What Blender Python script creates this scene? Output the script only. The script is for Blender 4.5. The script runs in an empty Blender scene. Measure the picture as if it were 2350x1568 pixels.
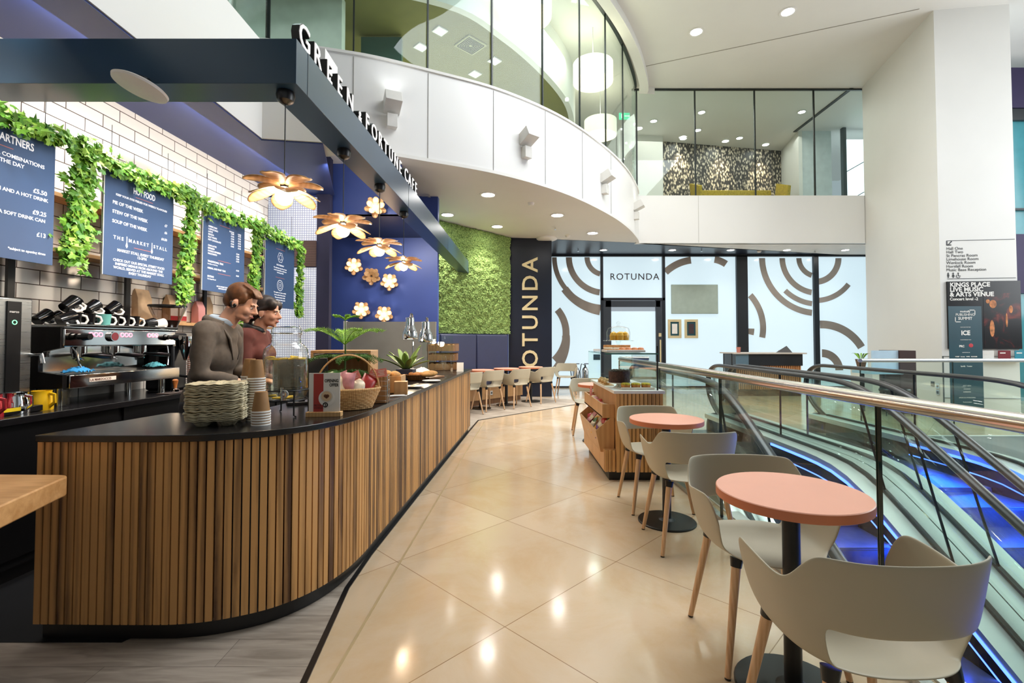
import bpy, bmesh, math, random
from math import sin, cos, pi, radians, sqrt, atan2
from mathutils import Vector, Matrix, Euler, noise
R = radians
rnd = random.Random(7)
S = bpy.context.scene
COL = S.collection

# ------------------------------------------------------------------ camera
EYE = 1.32
FPX, PX0, PY0, PITCH = 1105.0, 1175.0, 751.0, R(1.6)
cd = bpy.data.cameras.new('camera'); cam = bpy.data.objects.new('camera', cd); COL.objects.link(cam)
cam.location = (0, 0, EYE); cam.rotation_euler = (R(90) + PITCH, 0, 0)
cd.sensor_fit = 'HORIZONTAL'; cd.sensor_width = 36; cd.lens = 36 * FPX / 2350
cd.shift_y = -(784 - PY0) / 2350; cd.clip_start = .05; cd.clip_end = 100
S.camera = cam
# ------------------------------------------------------------------ view, world, big lights
S.view_settings.view_transform = 'Standard'; S.view_settings.look = 'None'
S.view_settings.gamma = 1; S.view_settings.exposure = 0.18; S.view_settings.use_curve_mapping = False
try:
    cy = S.cycles
    cy.max_bounces = 9; cy.diffuse_bounces = 4; cy.glossy_bounces = 4; cy.transmission_bounces = 6
    cy.transparent_max_bounces = 24; cy.caustics_reflective = False; cy.caustics_refractive = False
    cy.sample_clamp_indirect = 6; cy.use_denoising = True
except Exception: pass
W = bpy.data.worlds.new('world'); S.world = W; W.use_nodes = True
bg = W.node_tree.nodes['Background']; bg.inputs[0].default_value = (.80, .91, 1, 1); bg.inputs[1].default_value = .40

def light(kind, name, loc, energy, color=(1, 1, 1), rot=None, aim=None, size=None, sizey=None, angle=None, blend=.6, radius=None):
    d = bpy.data.lights.new(name, kind); d.energy = energy; d.color = color
    o = bpy.data.objects.new(name, d); COL.objects.link(o); o.location = loc
    if aim is not None: o.rotation_euler = (Vector(aim) - Vector(loc)).to_track_quat('-Z', 'Y').to_euler()
    elif rot is not None: o.rotation_euler = rot
    if kind == 'AREA':
        d.size = size
        if sizey: d.shape = 'RECTANGLE'; d.size_y = sizey
    if kind == 'SPOT': d.spot_size = R(angle or 90); d.spot_blend = blend
    if kind in ('SPOT', 'POINT'): d.shadow_soft_size = radius or .05
    return o
DAY = (.93, .97, 1); WARM = (1, .80, .58); NEUT = (1, .95, .89)
light('AREA', 'overhead_fill', (3.3, 5.2, 7.6), 500, DAY, rot=(0, 0, 0), size=5, sizey=4.4)  # unseen area light added as overhead fill; the ceiling has no opening
light('AREA', 'rear_fill', (.6, -3.5, 3.4), 18, DAY, aim=(0, 6, 2.2), size=6, sizey=4)  # unseen area light added behind the camera as soft fill
light('AREA', 'concourse_area_light', (12.5, 6, 4.4), 420, DAY, aim=(2, 8, 2), size=6, sizey=5)  # unseen area light at the right-hand side
light('AREA', 'gallery_ceiling_light', (-.6, 9.2, 7.4), 110, DAY, rot=(0, 0, 0), size=4, sizey=2)
light('AREA', 'gallery_west_fill', (-3.6, 6.4, 7.5), 45, DAY, rot=(0, 0, 0), size=1.2)  # unseen lamp added to brighten the pale gallery wall
for p, a, e in (((-1.8, 6.75, 3.0), (-1.75, 8.1, 1.9), 40), ((-2.0, 5.2, 3.2), (-1.95, 6.6, 3.35), 22), ((-1.45, 7.0, 3.0), (-1.5, 8.1, 2.2), 25)): light('SPOT', 'alcove_fill', p, e, NEUT, aim=a, angle=110, blend=.9, radius=.08)  # unseen lamps added to brighten the blue alcove and its bulkhead
light('AREA', 'bridge_room_light', (6.2, 13.8, 7.5), 55, NEUT, rot=(0, 0, 0), size=5, sizey=2)
for y in (2.2, 3.4, 4.6, 5.6):
    light('SPOT', 'soffit_spot', (-2.55, y, 3.22), 70, NEUT, aim=(-3.25, y + .1, 1.9), angle=95, blend=.8, radius=.08)
o = light('AREA', 'tile_wall_fill', (-2.62, 3.9, 3.2), 20, NEUT, aim=(-3.35, 3.9, 2.2), size=.12, sizey=4.2); o.rotation_euler = (0, R(50), R(-2.7))  # unseen strip added to even out the light on the tiles
for y in (2.9, 3.6, 4.4): light('SPOT', 'back_counter_fill', (-1.45, y, 2.72), 70, (1, .9, .8), aim=(-2.95, y + .05, 1.3), angle=75, blend=.9, radius=.06)  # unseen lamps added to brighten the coffee machine area
for y in (3.0, 4.2, 5.6):
    light('SPOT', 'canopy_spot', (-1.35, y, 2.72), 26, NEUT, aim=(-1.3, y, 0), angle=110, blend=.8, radius=.06)
for x, s, e in ((2.80, -1, 3), (3.50, 1, 17), (4.30, -1, 14)):     # the blue strips lighting the steps from the skirts
    for y0, y1 in ((4.7, 4.2), (4.2, 2.9), (2.9, 1.6), (1.6, .3)):
        o = light('AREA', 'escalator_strip_glow', (x, (y0 + y1) / 2, -.587 * max(0, 4.126 - (y0 + y1) / 2) + .10), e, (.004, .07, 1), size=.05, sizey=1.3)
        sl = .53 if y1 < 4 else .0
        o.rotation_euler = (Matrix.Rotation(sl, 4, 'X') @ Matrix.Rotation(R(-62) * s, 4, 'Y')).to_euler()

# ------------------------------------------------------------------ colour and material helpers
def lin(v): return v / 12.92 if v <= .04045 else ((v + .055) / 1.055) ** 2.4
def C(h): return tuple(lin(int(h[i:i + 2], 16) / 255) for i in (1, 3, 5)) + (1,)
def nt(name):
    m = bpy.data.materials.new(name); m.use_nodes = True
    return m, m.node_tree, m.node_tree.nodes['Principled BSDF']
def node(t, kind, **kw):
    n = t.nodes.new(kind)
    for k, v in kw.items(): setattr(n, k, v)
    return n
def setin(n, **kw):
    for k, v in kw.items(): n.inputs[k.replace('_', ' ')].default_value = v
def coords(t, scale=(1, 1, 1), rot=(0, 0, 0), out='Object', loc=(0, 0, 0)):
    c = node(t, 'ShaderNodeTexCoord'); m = node(t, 'ShaderNodeMapping')
    m.inputs['Scale'].default_value = scale; m.inputs['Rotation'].default_value = rot; m.inputs['Location'].default_value = loc
    t.links.new(c.outputs[out], m.inputs[0]); return m.outputs[0]
def ramp(t, fac, stops):
    r = node(t, 'ShaderNodeValToRGB'); e = r.color_ramp.elements
    while len(e) < len(stops): e.new(.5)
    for el, (p, c) in zip(e, stops): el.position = p; el.color = C(c) if isinstance(c, str) else c
    t.links.new(fac, r.inputs[0]); return r.outputs[0]
def bump(t, b, height, strength=.2, dist=.01):
    n = node(t, 'ShaderNodeBump'); n.inputs['Strength'].default_value = strength; n.inputs['Distance'].default_value = dist
    t.links.new(height, n.inputs['Height']); t.links.new(n.outputs[0], b.inputs['Normal'])
def M(name, col, rough=.5, metal=0, noise_amt=.06, scale=6, coat=0, spec=.5, bumpy=0, sheen=0):
    m, t, b = nt(name); c = C(col) if isinstance(col, str) else col
    v = coords(t); n = node(t, 'ShaderNodeTexNoise'); setin(n, Scale=scale, Detail=4.0); t.links.new(v, n.inputs[0])
    lo = tuple(x * (1 - noise_amt) for x in c[:3]) + (1,); hi = tuple(min(1, x * (1 + noise_amt)) for x in c[:3]) + (1,)
    t.links.new(ramp(t, n.outputs[0], [(.3, lo), (.7, hi)]), b.inputs['Base Color'])
    setin(b, Roughness=rough, Metallic=metal); b.inputs['Coat Weight'].default_value = coat
    b.inputs['Specular IOR Level'].default_value = spec
    if sheen: b.inputs['Sheen Weight'].default_value = sheen
    if bumpy: bump(t, b, n.outputs[0], bumpy)
    return m
def EM(name, col, strength):
    m, t, b = nt(name); c = C(col) if isinstance(col, str) else col
    setin(b, Base_Color=c, Roughness=.5); b.inputs['Emission Color'].default_value = c; b.inputs['Emission Strength'].default_value = strength
    return m
def GLASS(name, tint=(.90, .97, .95, 1), gloss=1.0, rough=0.0, power=5.0):
    m, t, b = nt(name); t.nodes.remove(b); out = t.nodes['Material Output']
    tr = node(t, 'ShaderNodeBsdfTransparent'); tr.inputs[0].default_value = tint
    gl = node(t, 'ShaderNodeBsdfGlossy'); gl.inputs['Roughness'].default_value = rough
    lw = node(t, 'ShaderNodeLayerWeight'); lw.inputs[0].default_value = .5
    pw = node(t, 'ShaderNodeMath', operation='POWER'); pw.inputs[1].default_value = power; t.links.new(lw.outputs['Facing'], pw.inputs[0])
    mu = node(t, 'ShaderNodeMath', operation='MULTIPLY_ADD'); mu.inputs[1].default_value = .9 * gloss; mu.inputs[2].default_value = .035 * gloss
    t.links.new(pw.outputs[0], mu.inputs[0]); mx = node(t, 'ShaderNodeMixShader'); t.links.new(mu.outputs[0], mx.inputs[0])
    t.links.new(tr.outputs[0], mx.inputs[1]); t.links.new(gl.outputs[0], mx.inputs[2]); t.links.new(mx.outputs[0], out.inputs[0])
    return m
def WOOD(name, a, b_, scale=(18, 18, 1.2), rough=.45, attr=False, coat=0):
    m, t, b = nt(name); v = coords(t, scale)
    n = node(t, 'ShaderNodeTexNoise'); setin(n, Scale=2.2, Detail=6.0, Roughness=.6, Distortion=.6); t.links.new(v, n.inputs[0])
    w = node(t, 'ShaderNodeTexWave'); setin(w, Scale=.9, Distortion=5.0, Detail=3.0); t.links.new(v, w.inputs[0])
    mx = node(t, 'ShaderNodeMath', operation='MULTIPLY_ADD'); mx.inputs[1].default_value = .35
    t.links.new(w.outputs['Fac'], mx.inputs[0]); t.links.new(n.outputs[0], mx.inputs[2])
    fac = mx.outputs[0]
    if attr:
        at = node(t, 'ShaderNodeAttribute', attribute_name='tone'); ad = node(t, 'ShaderNodeMath', operation='ADD')
        sb = node(t, 'ShaderNodeMath', operation='SUBTRACT'); sb.inputs[1].default_value = .5
        t.links.new(at.outputs['Fac'], sb.inputs[0]); t.links.new(sb.outputs[0], ad.inputs[1]); t.links.new(fac, ad.inputs[0]); fac = ad.outputs[0]
    t.links.new(ramp(t, fac, [(.3, b_), (.95, a)]), b.inputs['Base Color']); setin(b, Roughness=rough)
    b.inputs['Coat Weight'].default_value = coat
    bump(t, b, n.outputs[0], .08, .003); return m
def BRUSHED(name, col='#b9bcbc', rough=.28, scale=(1, 60, 60)):
    m, t, b = nt(name); v = coords(t, scale); n = node(t, 'ShaderNodeTexNoise'); setin(n, Scale=4.0, Detail=5.0); t.links.new(v, n.inputs[0])
    setin(b, Metallic=1.0, Base_Color=C(col))
    mr = node(t, 'ShaderNodeMapRange'); setin(mr, To_Min=rough * .8, To_Max=rough * 1.25); t.links.new(n.outputs[0], mr.inputs[0])
    t.links.new(mr.outputs[0], b.inputs['Roughness']); return m

# ------------------------------------------------------------------ mesh builder
class MB:
    def __init__(s): s.v = []; s.f = []; s.m = []; s.tone = []
    def add(s, vs, fs, mi=0, X=None, tone=.5):
        o = len(s.v)
        s.v += [tuple(X @ Vector(p)) if X is not None else tuple(p) for p in vs]
        s.f += [tuple(i + o for i in f) for f in fs]; s.m += [mi] * len(fs); s.tone += [tone] * len(fs); return s
    def box(s, c, d, mi=0, X=None, rz=0, tone=.5):
        x, y, z = d[0] / 2, d[1] / 2, d[2] / 2; cr, sr = cos(rz), sin(rz)
        vs = [(c[0] + i * x * cr - j * y * sr, c[1] + i * x * sr + j * y * cr, c[2] + k * z) for i in (-1, 1) for j in (-1, 1) for k in (-1, 1)]
        return s.add(vs, [(0, 1, 3, 2), (4, 6, 7, 5), (0, 4, 5, 1), (2, 3, 7, 6), (0, 2, 6, 4), (1, 5, 7, 3)], mi, X, tone)
    def prism(s, poly, z0, z1, mi=0, X=None, tone=.5):
        n = len(poly)
        a = sum(poly[i][0] * poly[(i + 1) % n][1] - poly[(i + 1) % n][0] * poly[i][1] for i in range(n))
        if a < 0: poly = poly[::-1]
        vs = [(x, y, z0) for x, y in poly] + [(x, y, z1) for x, y in poly]
        fs = [tuple(range(n - 1, -1, -1)), tuple(range(n, 2 * n))] + [(i, (i + 1) % n, n + (i + 1) % n, n + i) for i in range(n)]
        return s.add(vs, fs, mi, X, tone)
    def cyl(s, p, q, r, r2=None, n=16, mi=0, caps=True, X=None):
        p, q = Vector(p), Vector(q); r2 = r if r2 is None else r2; d = (q - p)
        k = d.to_track_quat('Z', 'Y').to_matrix(); a, b = k.col[0], k.col[1]
        vs = [tuple(p + a * (r * cos(2 * pi * i / n)) + b * (r * sin(2 * pi * i / n))) for i in range(n)]
        vs += [tuple(q + a * (r2 * cos(2 * pi * i / n)) + b * (r2 * sin(2 * pi * i / n))) for i in range(n)]
        fs = [(i, (i + 1) % n, n + (i + 1) % n, n + i) for i in range(n)]
        if caps: fs += [tuple(range(n - 1, -1, -1)), tuple(range(n, 2 * n))]
        return s.add(vs, fs, mi, X)
    def tube(s, path, r, n=8, mi=0, closed=False, X=None, flat=1):
        P = [Vector(p) for p in path]; L = len(P); vs = []; up = Vector((0, 0, 1)); prev = None
        for i in range(L):
            t = (P[(i + 1) % L] - P[i - 1]) if closed else (P[min(i + 1, L - 1)] - P[max(i - 1, 0)])
            t = t.normalized() if t.length > 1e-9 else Vector((0, 0, 1))
            if prev is None: a = t.cross(up if abs(t.z) < .95 else Vector((1, 0, 0))).normalized()
            else: a = (prev - t * prev.dot(t)).normalized()
            prev = a; b = t.cross(a); rr = r[i] if isinstance(r, (list, tuple)) else r
            vs += [tuple(P[i] + a * (rr * cos(2 * pi * k / n)) + b * (rr * flat * sin(2 * pi * k / n))) for k in range(n)]
        fs = []
        for i in range(L if closed else L - 1):
            j = (i + 1) % L; fs += [(i * n + k, i * n + (k + 1) % n, j * n + (k + 1) % n, j * n + k) for k in range(n)]
        if not closed: fs += [tuple(range(n - 1, -1, -1)), tuple((L - 1) * n + k for k in range(n))]
        return s.add(vs, fs, mi, X)
    def lathe(s, prof, c=(0, 0, 0), n=24, mi=0, X=None, sx=1, sy=1):
        vs = [(c[0] + r * sx * cos(2 * pi * i / n), c[1] + r * sy * sin(2 * pi * i / n), c[2] + z) for r, z in prof for i in range(n)]
        fs = []
        for j in range(len(prof) - 1): fs += [(j * n + i, j * n + (i + 1) % n, (j + 1) * n + (i + 1) % n, (j + 1) * n + i) for i in range(n)]
        if prof[0][0] > 1e-5: fs.append(tuple(range(n - 1, -1, -1)))
        if prof[-1][0] > 1e-5: fs.append(tuple((len(prof) - 1) * n + i for i in range(n)))
        return s.add(vs, fs, mi, X)
    def ell(s, c, r, n=12, k=8, mi=0, X=None):
        prof = [(max(1e-6, sin(pi * j / k)), -cos(pi * j / k)) for j in range(k + 1)]
        vs = [(c[0] + p * r[0] * cos(2 * pi * i / n), c[1] + p * r[1] * sin(2 * pi * i / n), c[2] + z * r[2]) for p, z in prof for i in range(n)]
        fs = []
        for j in range(k): fs += [(j * n + i, j * n + (i + 1) % n, (j + 1) * n + (i + 1) % n, (j + 1) * n + i) for i in range(n)]
        return s.add(vs, fs, mi, X)
    def quad(s, a, b, c, d, mi=0, tone=.5): return s.add([a, b, c, d], [(0, 1, 2, 3)], mi, None, tone)
    def grid(s, fn, nu, nv, mi=0, wrap=False, skip=None):
        vs = [fn(i / (nu if wrap else nu - 1), j / (nv - 1)) for j in range(nv) for i in range(nu)]; fs = []
        for j in range(nv - 1):
            for i in range(nu if wrap else nu - 1):
                if skip and skip(i, j): continue
                fs.append((j * nu + i, j * nu + (i + 1) % nu, (j + 1) * nu + (i + 1) % nu, (j + 1) * nu + i))
        return s.add(vs, fs, mi)
    def wallpath(s, pts, z0, z1, th, mi=0):           # upright wall along a plan polyline, thickness to the left
        L = len(pts); off = []
        for i in range(L):
            t = Vector(pts[min(i + 1, L - 1)]) - Vector(pts[max(i - 1, 0)]); t.normalize(); off.append((pts[i][0] - t.y * th, pts[i][1] + t.x * th))
        vs = [(x, y, z) for z in (z0, z1) for x, y in list(pts) + off]; n2 = 2 * L; fs = []
        for i in range(L - 1):
            fs += [(i, i + 1, n2 + i + 1, n2 + i), (L + i + 1, L + i, n2 + L + i, n2 + L + i + 1),
                   (n2 + i, n2 + i + 1, n2 + L + i + 1, n2 + L + i), (i + 1, i, L + i, L + i + 1)]
        fs += [(0, n2, n2 + L, L), (L - 1, 2 * L - 1, n2 + 2 * L - 1, n2 + L - 1)]
        return s.add(vs, fs, mi)
    def mesh(s, name, mats, smooth=None, weld=False):
        me = bpy.data.meshes.new(name); me.from_pydata(s.v, [], s.f)
        for m in (mats if isinstance(mats, (list, tuple)) else [mats]): me.materials.append(m)
        me.polygons.foreach_set('material_index', s.m)
        if len(set(s.tone)) > 1:
            at = me.attributes.new('tone', 'FLOAT', 'FACE'); at.data.foreach_set('value', s.tone)
        if weld:
            b = bmesh.new(); b.from_mesh(me); bmesh.ops.remove_doubles(b, verts=b.verts, dist=1e-5); bmesh.ops.recalc_face_normals(b, faces=b.faces); b.to_mesh(me); b.free()
        if smooth is not None:
            me.polygons.foreach_set('use_smooth', [True] * len(me.polygons))
            if smooth < 180: me.set_sharp_from_angle(angle=R(smooth))
        me.update(); return me
    def build(s, name, mats, parent=None, smooth=35, bevel=0, seg=2, sub=0, solid=0, remesh=0, weld=False, loc=None, rz=0, smoothit=0):
        o = bpy.data.objects.new(name, s.mesh(name, mats, smooth, weld)); COL.objects.link(o)
        if parent is not None: o.parent = parent
        if loc is not None: o.location = loc
        o.rotation_euler[2] = rz
        if remesh: md = o.modifiers.new('r', 'REMESH'); md.mode = 'VOXEL'; md.voxel_size = remesh; md.use_smooth_shade = True
        if smoothit: md = o.modifiers.new('s', 'SMOOTH'); md.iterations = smoothit; md.factor = .5
        if solid: md = o.modifiers.new('t', 'SOLIDIFY'); md.thickness = solid; md.offset = 0
        if bevel: md = o.modifiers.new('b', 'BEVEL'); md.width = bevel; md.segments = seg; md.limit_method = 'ANGLE'; md.angle_limit = R(40)
        if sub: md = o.modifiers.new('u', 'SUBSURF'); md.levels = sub; md.render_levels = sub
        return o
def text(mb, s, size, X, mi=0, align='LEFT', depth=.001, bold=0, sx=1, spacing=1):
    c = bpy.data.curves.new('t', 'FONT'); c.body = s; c.size = size; c.align_x = align; c.extrude = depth / 2; c.offset = bold; c.resolution_u = 3; c.space_character = spacing
    o = bpy.data.objects.new('t', c); COL.objects.link(o); bpy.context.view_layer.update()
    me = bpy.data.meshes.new_from_object(o.evaluated_get(bpy.context.evaluated_depsgraph_get()))
    mb.add([(v.co.x * sx, v.co.y, v.co.z) for v in me.vertices], [tuple(p.vertices) for p in me.polygons], mi, X)
    COL.objects.unlink(o); bpy.data.objects.remove(o); bpy.data.meshes.remove(me); bpy.data.curves.remove(c); return mb
def frame(o, right, up):                              # matrix taking text x,y to the given 3-D directions
    r, u = Vector(right).normalized(), Vector(up).normalized(); n = r.cross(u)
    m = Matrix((r, u, n)).transposed().to_4x4(); m.translation = Vector(o); return m
def tag(o, label=None, cat=None, group=None, kind=None):
    if label: o['label'] = label
    if cat: o['category'] = cat
    if group: o['group'] = group
    if kind: o['kind'] = kind
    return o
def thing(name, label, cat, loc=(0, 0, 0), rz=0, group=None):
    o = bpy.data.objects.new(name, None); o.empty_display_size = .1; COL.objects.link(o); o.location = loc; o.rotation_euler = (0, 0, rz)
    return tag(o, label, cat, group)
def st(o): o['kind'] = 'structure'; return o
def dup(o, loc=None, rz=None, label=None, group=None, parent=None):
    c = o.copy(); COL.objects.link(c)
    if parent is not None: c.parent = parent
    if loc is not None: c.location = loc
    if rz is not None: c.rotation_euler[2] = rz
    if label: c['label'] = label
    if group: c['group'] = group
    for ch in o.children: dup(ch, parent=c)
    return c
def at(px, py, Y=None, Z=None, X=None):               # photograph pixel -> place, on a known depth, height or side plane
    a, b = (px - PX0) / FPX, -(py - PY0) / FPX
    r = Vector((a, cos(PITCH) - b * sin(PITCH), sin(PITCH) + b * cos(PITCH)))
    t = Y / r.y if Y is not None else (Z - EYE) / r.z if Z is not None else X / r.x
    return Vector((0, 0, EYE)) + r * t
def spline(pts, k=6):
    P = [Vector(p) for p in pts]; out = []
    for i in range(len(P) - 1):
        a, b, c, d = P[max(i - 1, 0)], P[i], P[i + 1], P[min(i + 2, len(P) - 1)]
        for j in range(k):
            t = j / k; out.append(.5 * ((2 * b) + (c - a) * t + (2 * a - 5 * b + 4 * c - d) * t * t + (3 * b - a - 3 * c + d) * t ** 3))
    return out + [P[-1]]
# ------------------------------------------------------------------ materials of the place
white = M('white_paint', '#e4e2dc', .55, noise_amt=.015, scale=1.5)
white2 = M('white_panel', '#e9e8e4', .35, noise_amt=.01, scale=1.2)
navy = M('navy_paint', '#2c3d7a', .42, noise_amt=.08, scale=2)
navyd = M('dark_navy_laminate', '#141b2b', .32, noise_amt=.1, scale=2)
beamc = M('blue_black_lacquer', '#2a4358', .3, noise_amt=.08, scale=1.5)
black = M('black_metal', '#0d0d0f', .4)
blackg = M('black_plastic', '#101012', .3)
steel = M('polished_steel', '#c9cccc', .16, 1, noise_amt=.02)
chrome = M('chrome', '#dfe0e0', .06, 1, noise_amt=.01)
brushed = BRUSHED('brushed_steel')
clear = GLASS('clear_glass', (.93, .985, .965, 1), gloss=.9)
clear2 = GLASS('gallery_glass', (.90, .965, .945, 1), gloss=.7)
edgeg = M('glass_edge_green', '#0f2b28', .15)
oak = WOOD('light_oak', '#cda06e', '#b98a58', (7, 7, .8))
oakd = WOOD('oak_dark_end', '#9a6a3f', '#5f3d22')
slatw = WOOD('oak_slats', '#cf9c60', '#50321b', (9, 9, .7), .42, attr=True)
gold = M('brushed_brass', '#e8d6a8', .42, .4, noise_amt=.05)
darkfloor = M('dark_vinyl', '#17181b', .4)
grey_panel = M('concrete_laminate', '#8f8d86', .5, noise_amt=.1, scale=3)

def stone_mat():
    m, t, b = nt('polished_limestone')
    v = coords(t, (1 / .925,) * 3, (0, 0, R(45)), loc=(1.7514, -1.7009, 0))
    br = node(t, 'ShaderNodeTexBrick', offset=0.0, squash=1.0)
    setin(br, Scale=1.0, Mortar_Size=.0022, Mortar_Smooth=.1, Brick_Width=1.0, Row_Height=1.0, Bias=0.0)
    br.inputs['Color1'].default_value = C('#d4bea3'); br.inputs['Color2'].default_value = C('#c9b294'); br.inputs['Mortar'].default_value = C('#86694a')
    t.links.new(v, br.inputs[0])
    n = node(t, 'ShaderNodeTexNoise'); setin(n, Scale=1.6, Detail=9.0, Roughness=.68, Distortion=.5); t.links.new(coords(t), n.inputs[0])
    st_ = ramp(t, n.outputs[0], [(.42, (0, 0, 0, 1)), (.75, (1, 1, 1, 1))])
    mx = node(t, 'ShaderNodeMix', data_type='RGBA', blend_type='MIX'); mx.inputs[7].default_value = C('#c09a66')
    ml = node(t, 'ShaderNodeMath', operation='MULTIPLY'); ml.inputs[1].default_value = .65; t.links.new(st_, ml.inputs[0])
    t.links.new(ml.outputs[0], mx.inputs[0]); t.links.new(br.outputs[0], mx.inputs[6])
    n2 = node(t, 'ShaderNodeTexNoise'); setin(n2, Scale=7.0, Detail=6.0); t.links.new(coords(t), n2.inputs[0])
    mr = node(t, 'ShaderNodeMapRange'); setin(mr, To_Min=.08, To_Max=.17); t.links.new(n2.outputs[0], mr.inputs[0]); t.links.new(mr.outputs[0], b.inputs['Roughness'])
    t.links.new(mx.outputs[2], b.inputs['Base Color']); b.inputs['Specular IOR Level'].default_value = .55
    return m
def tile_mat(name, w, h, c1, c2, mortar, ms, rough, axis='X', off=.5):
    m, t, b = nt(name); tc = node(t, 'ShaderNodeTexCoord'); sp = node(t, 'ShaderNodeSeparateXYZ'); cb = node(t, 'ShaderNodeCombineXYZ')
    t.links.new(tc.outputs['Object'], sp.inputs[0]); t.links.new(sp.outputs[axis], cb.inputs[0]); t.links.new(sp.outputs['Z'], cb.inputs[1])
    br = node(t, 'ShaderNodeTexBrick', offset=off, squash=1.0); setin(br, Scale=1.0, Mortar_Size=ms, Mortar_Smooth=.1, Brick_Width=w, Row_Height=h, Bias=0.0)
    br.inputs['Color1'].default_value = C(c1); br.inputs['Color2'].default_value = C(c2); br.inputs['Mortar'].default_value = C(mortar)
    t.links.new(cb.outputs[0], br.inputs[0]); t.links.new(br.outputs[0], b.inputs['Base Color'])
    mr = node(t, 'ShaderNodeMapRange'); setin(mr, From_Max=1.0, To_Min=rough, To_Max=.8); t.links.new(br.outputs['Fac'], mr.inputs[0]); t.links.new(mr.outputs[0], b.inputs['Roughness'])
    iv = node(t, 'ShaderNodeMath', operation='SUBTRACT'); iv.inputs[0].default_value = 1.0; t.links.new(br.outputs['Fac'], iv.inputs[1]); bump(t, b, iv.outputs[0], .5, .003)
    return m
def plank_mat(name, a, b_, rot=0.0):
    m, t, b = nt(name); v = coords(t, rot=(0, 0, rot))
    br = node(t, 'ShaderNodeTexBrick', offset=.37, squash=1.0); setin(br, Scale=1.0, Mortar_Size=.0012, Brick_Width=1.2, Row_Height=.18, Bias=0.0)
    br.inputs['Color1'].default_value = C(a); br.inputs['Color2'].default_value = C(b_); br.inputs['Mortar'].default_value = C('#6a625a'); t.links.new(v, br.inputs[0])
    n = node(t, 'ShaderNodeTexNoise'); setin(n, Scale=3.0, Detail=7.0, Distortion=.8); t.links.new(coords(t, (1.2, 9, 1), (0, 0, rot)), n.inputs[0])
    mx = node(t, 'ShaderNodeMix', data_type='RGBA', blend_type='MULTIPLY'); mx.inputs[0].default_value = .55
    t.links.new(br.outputs[0], mx.inputs[6]); t.links.new(ramp(t, n.outputs[0], [(.3, '#8d857c'), (.65, '#ffffff')]), mx.inputs[7])
    t.links.new(mx.outputs[2], b.inputs['Base Color']); setin(b, Roughness=.45); return m
stone = stone_mat()
plank = plank_mat('grey_oak_vinyl', '#b9ada0', '#a3978a')
plank2 = plank_mat('pale_oak_vinyl', '#c6b9a8', '#b4a696', R(48))
tile = tile_mat('white_metro_tile', .30, .10, '#e6dfd6', '#ddd6cc', '#4a3b30', .0035, .12)
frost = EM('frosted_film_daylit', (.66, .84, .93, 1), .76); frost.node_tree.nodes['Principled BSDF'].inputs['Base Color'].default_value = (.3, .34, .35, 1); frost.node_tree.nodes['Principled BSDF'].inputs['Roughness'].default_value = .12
clearcut = M('clear_cut_pattern', '#9c948c', .4, noise_amt=.25, scale=1.2)

# ------------------------------------------------------------------ setting: floors
def slab(name, poly, z0, z1, m): return st(MB().prism(poly, z0, z1).build(name, m, smooth=None))
slab('floor_stone', [(-6, -3), (1.64, -3), (1.64, 6.78), (13, 6.78), (13, 16), (-6, 16)], -.3, 0, stone)
slab('floor_wood', [(-4, -2.2), (-.60, -2.2), (-.70, 1.0), (-.80, 1.9), (-.875, 2.6), (-.885, 3.0), (-1.2, 3.0), (-1.2, 2.5), (-4, 2.5)], .0, .004, plank)
slab('floor_seating', [(-.56, 8.0), (1.5, 10.15), (1.62, 10.42), (1.4, 10.75), (.3, 11.4), (-3, 11.4), (-3, 7.3), (-.62, 7.3)], .0, .004, plank2)
slab('floor_staff', [(-3.7, 2.135), (-1.7, 2.135), (-1.2, 3.2), (-1.0, 8.0), (-3.7, 8.0)], .0, .007, darkfloor)
b = MB(); pts = [(-.58, -2.2), (-.69, 1.0), (-.79, 1.9), (-.865, 2.6), (-.86, 3.0), (-.80, 4.0), (-.62, 6.92), (-.545, 8.0), (1.515, 10.15)]
b.wallpath(pts, 0, .006, .026); st(b.build('trim_1', blackg, smooth=None))
b = MB(); b.wallpath([(-.76, .2), (-.697, 1.894), (-.658, 2.946), (-.556, 5.362), (-.44, 7.9)], 0, .003, .012); st(b.build('trim_2', M('brass_joint', '#c8b48c', .35, .4), smooth=None))
slab('floor_lower', [(1.5, -4), (13, -4), (13, 9), (1.5, 9)], -4.7, -4.6, M('lower_floor', '#3b4a4e', .25))
st(MB().box((1.69, 2, -.17), (.1, 10, .36)).box((7.3, 6.73, -.2), (11.3, .08, .4)).build('trim_3', white2, smooth=None))
slab('wall_lower', [(1.5, 6.9), (13, 6.9), (13, 7.1), (1.5, 7.1)], -4.6, -.3, M('lower_wall', '#93a09c', .4))

st(MB().box((2, -4.1, 1.5), (22, .2, 12.6)).build('wall_light_block', M('light_block_grey', '#77756f', .7), smooth=None))  # added out of view to block world light from behind the camera
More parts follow.
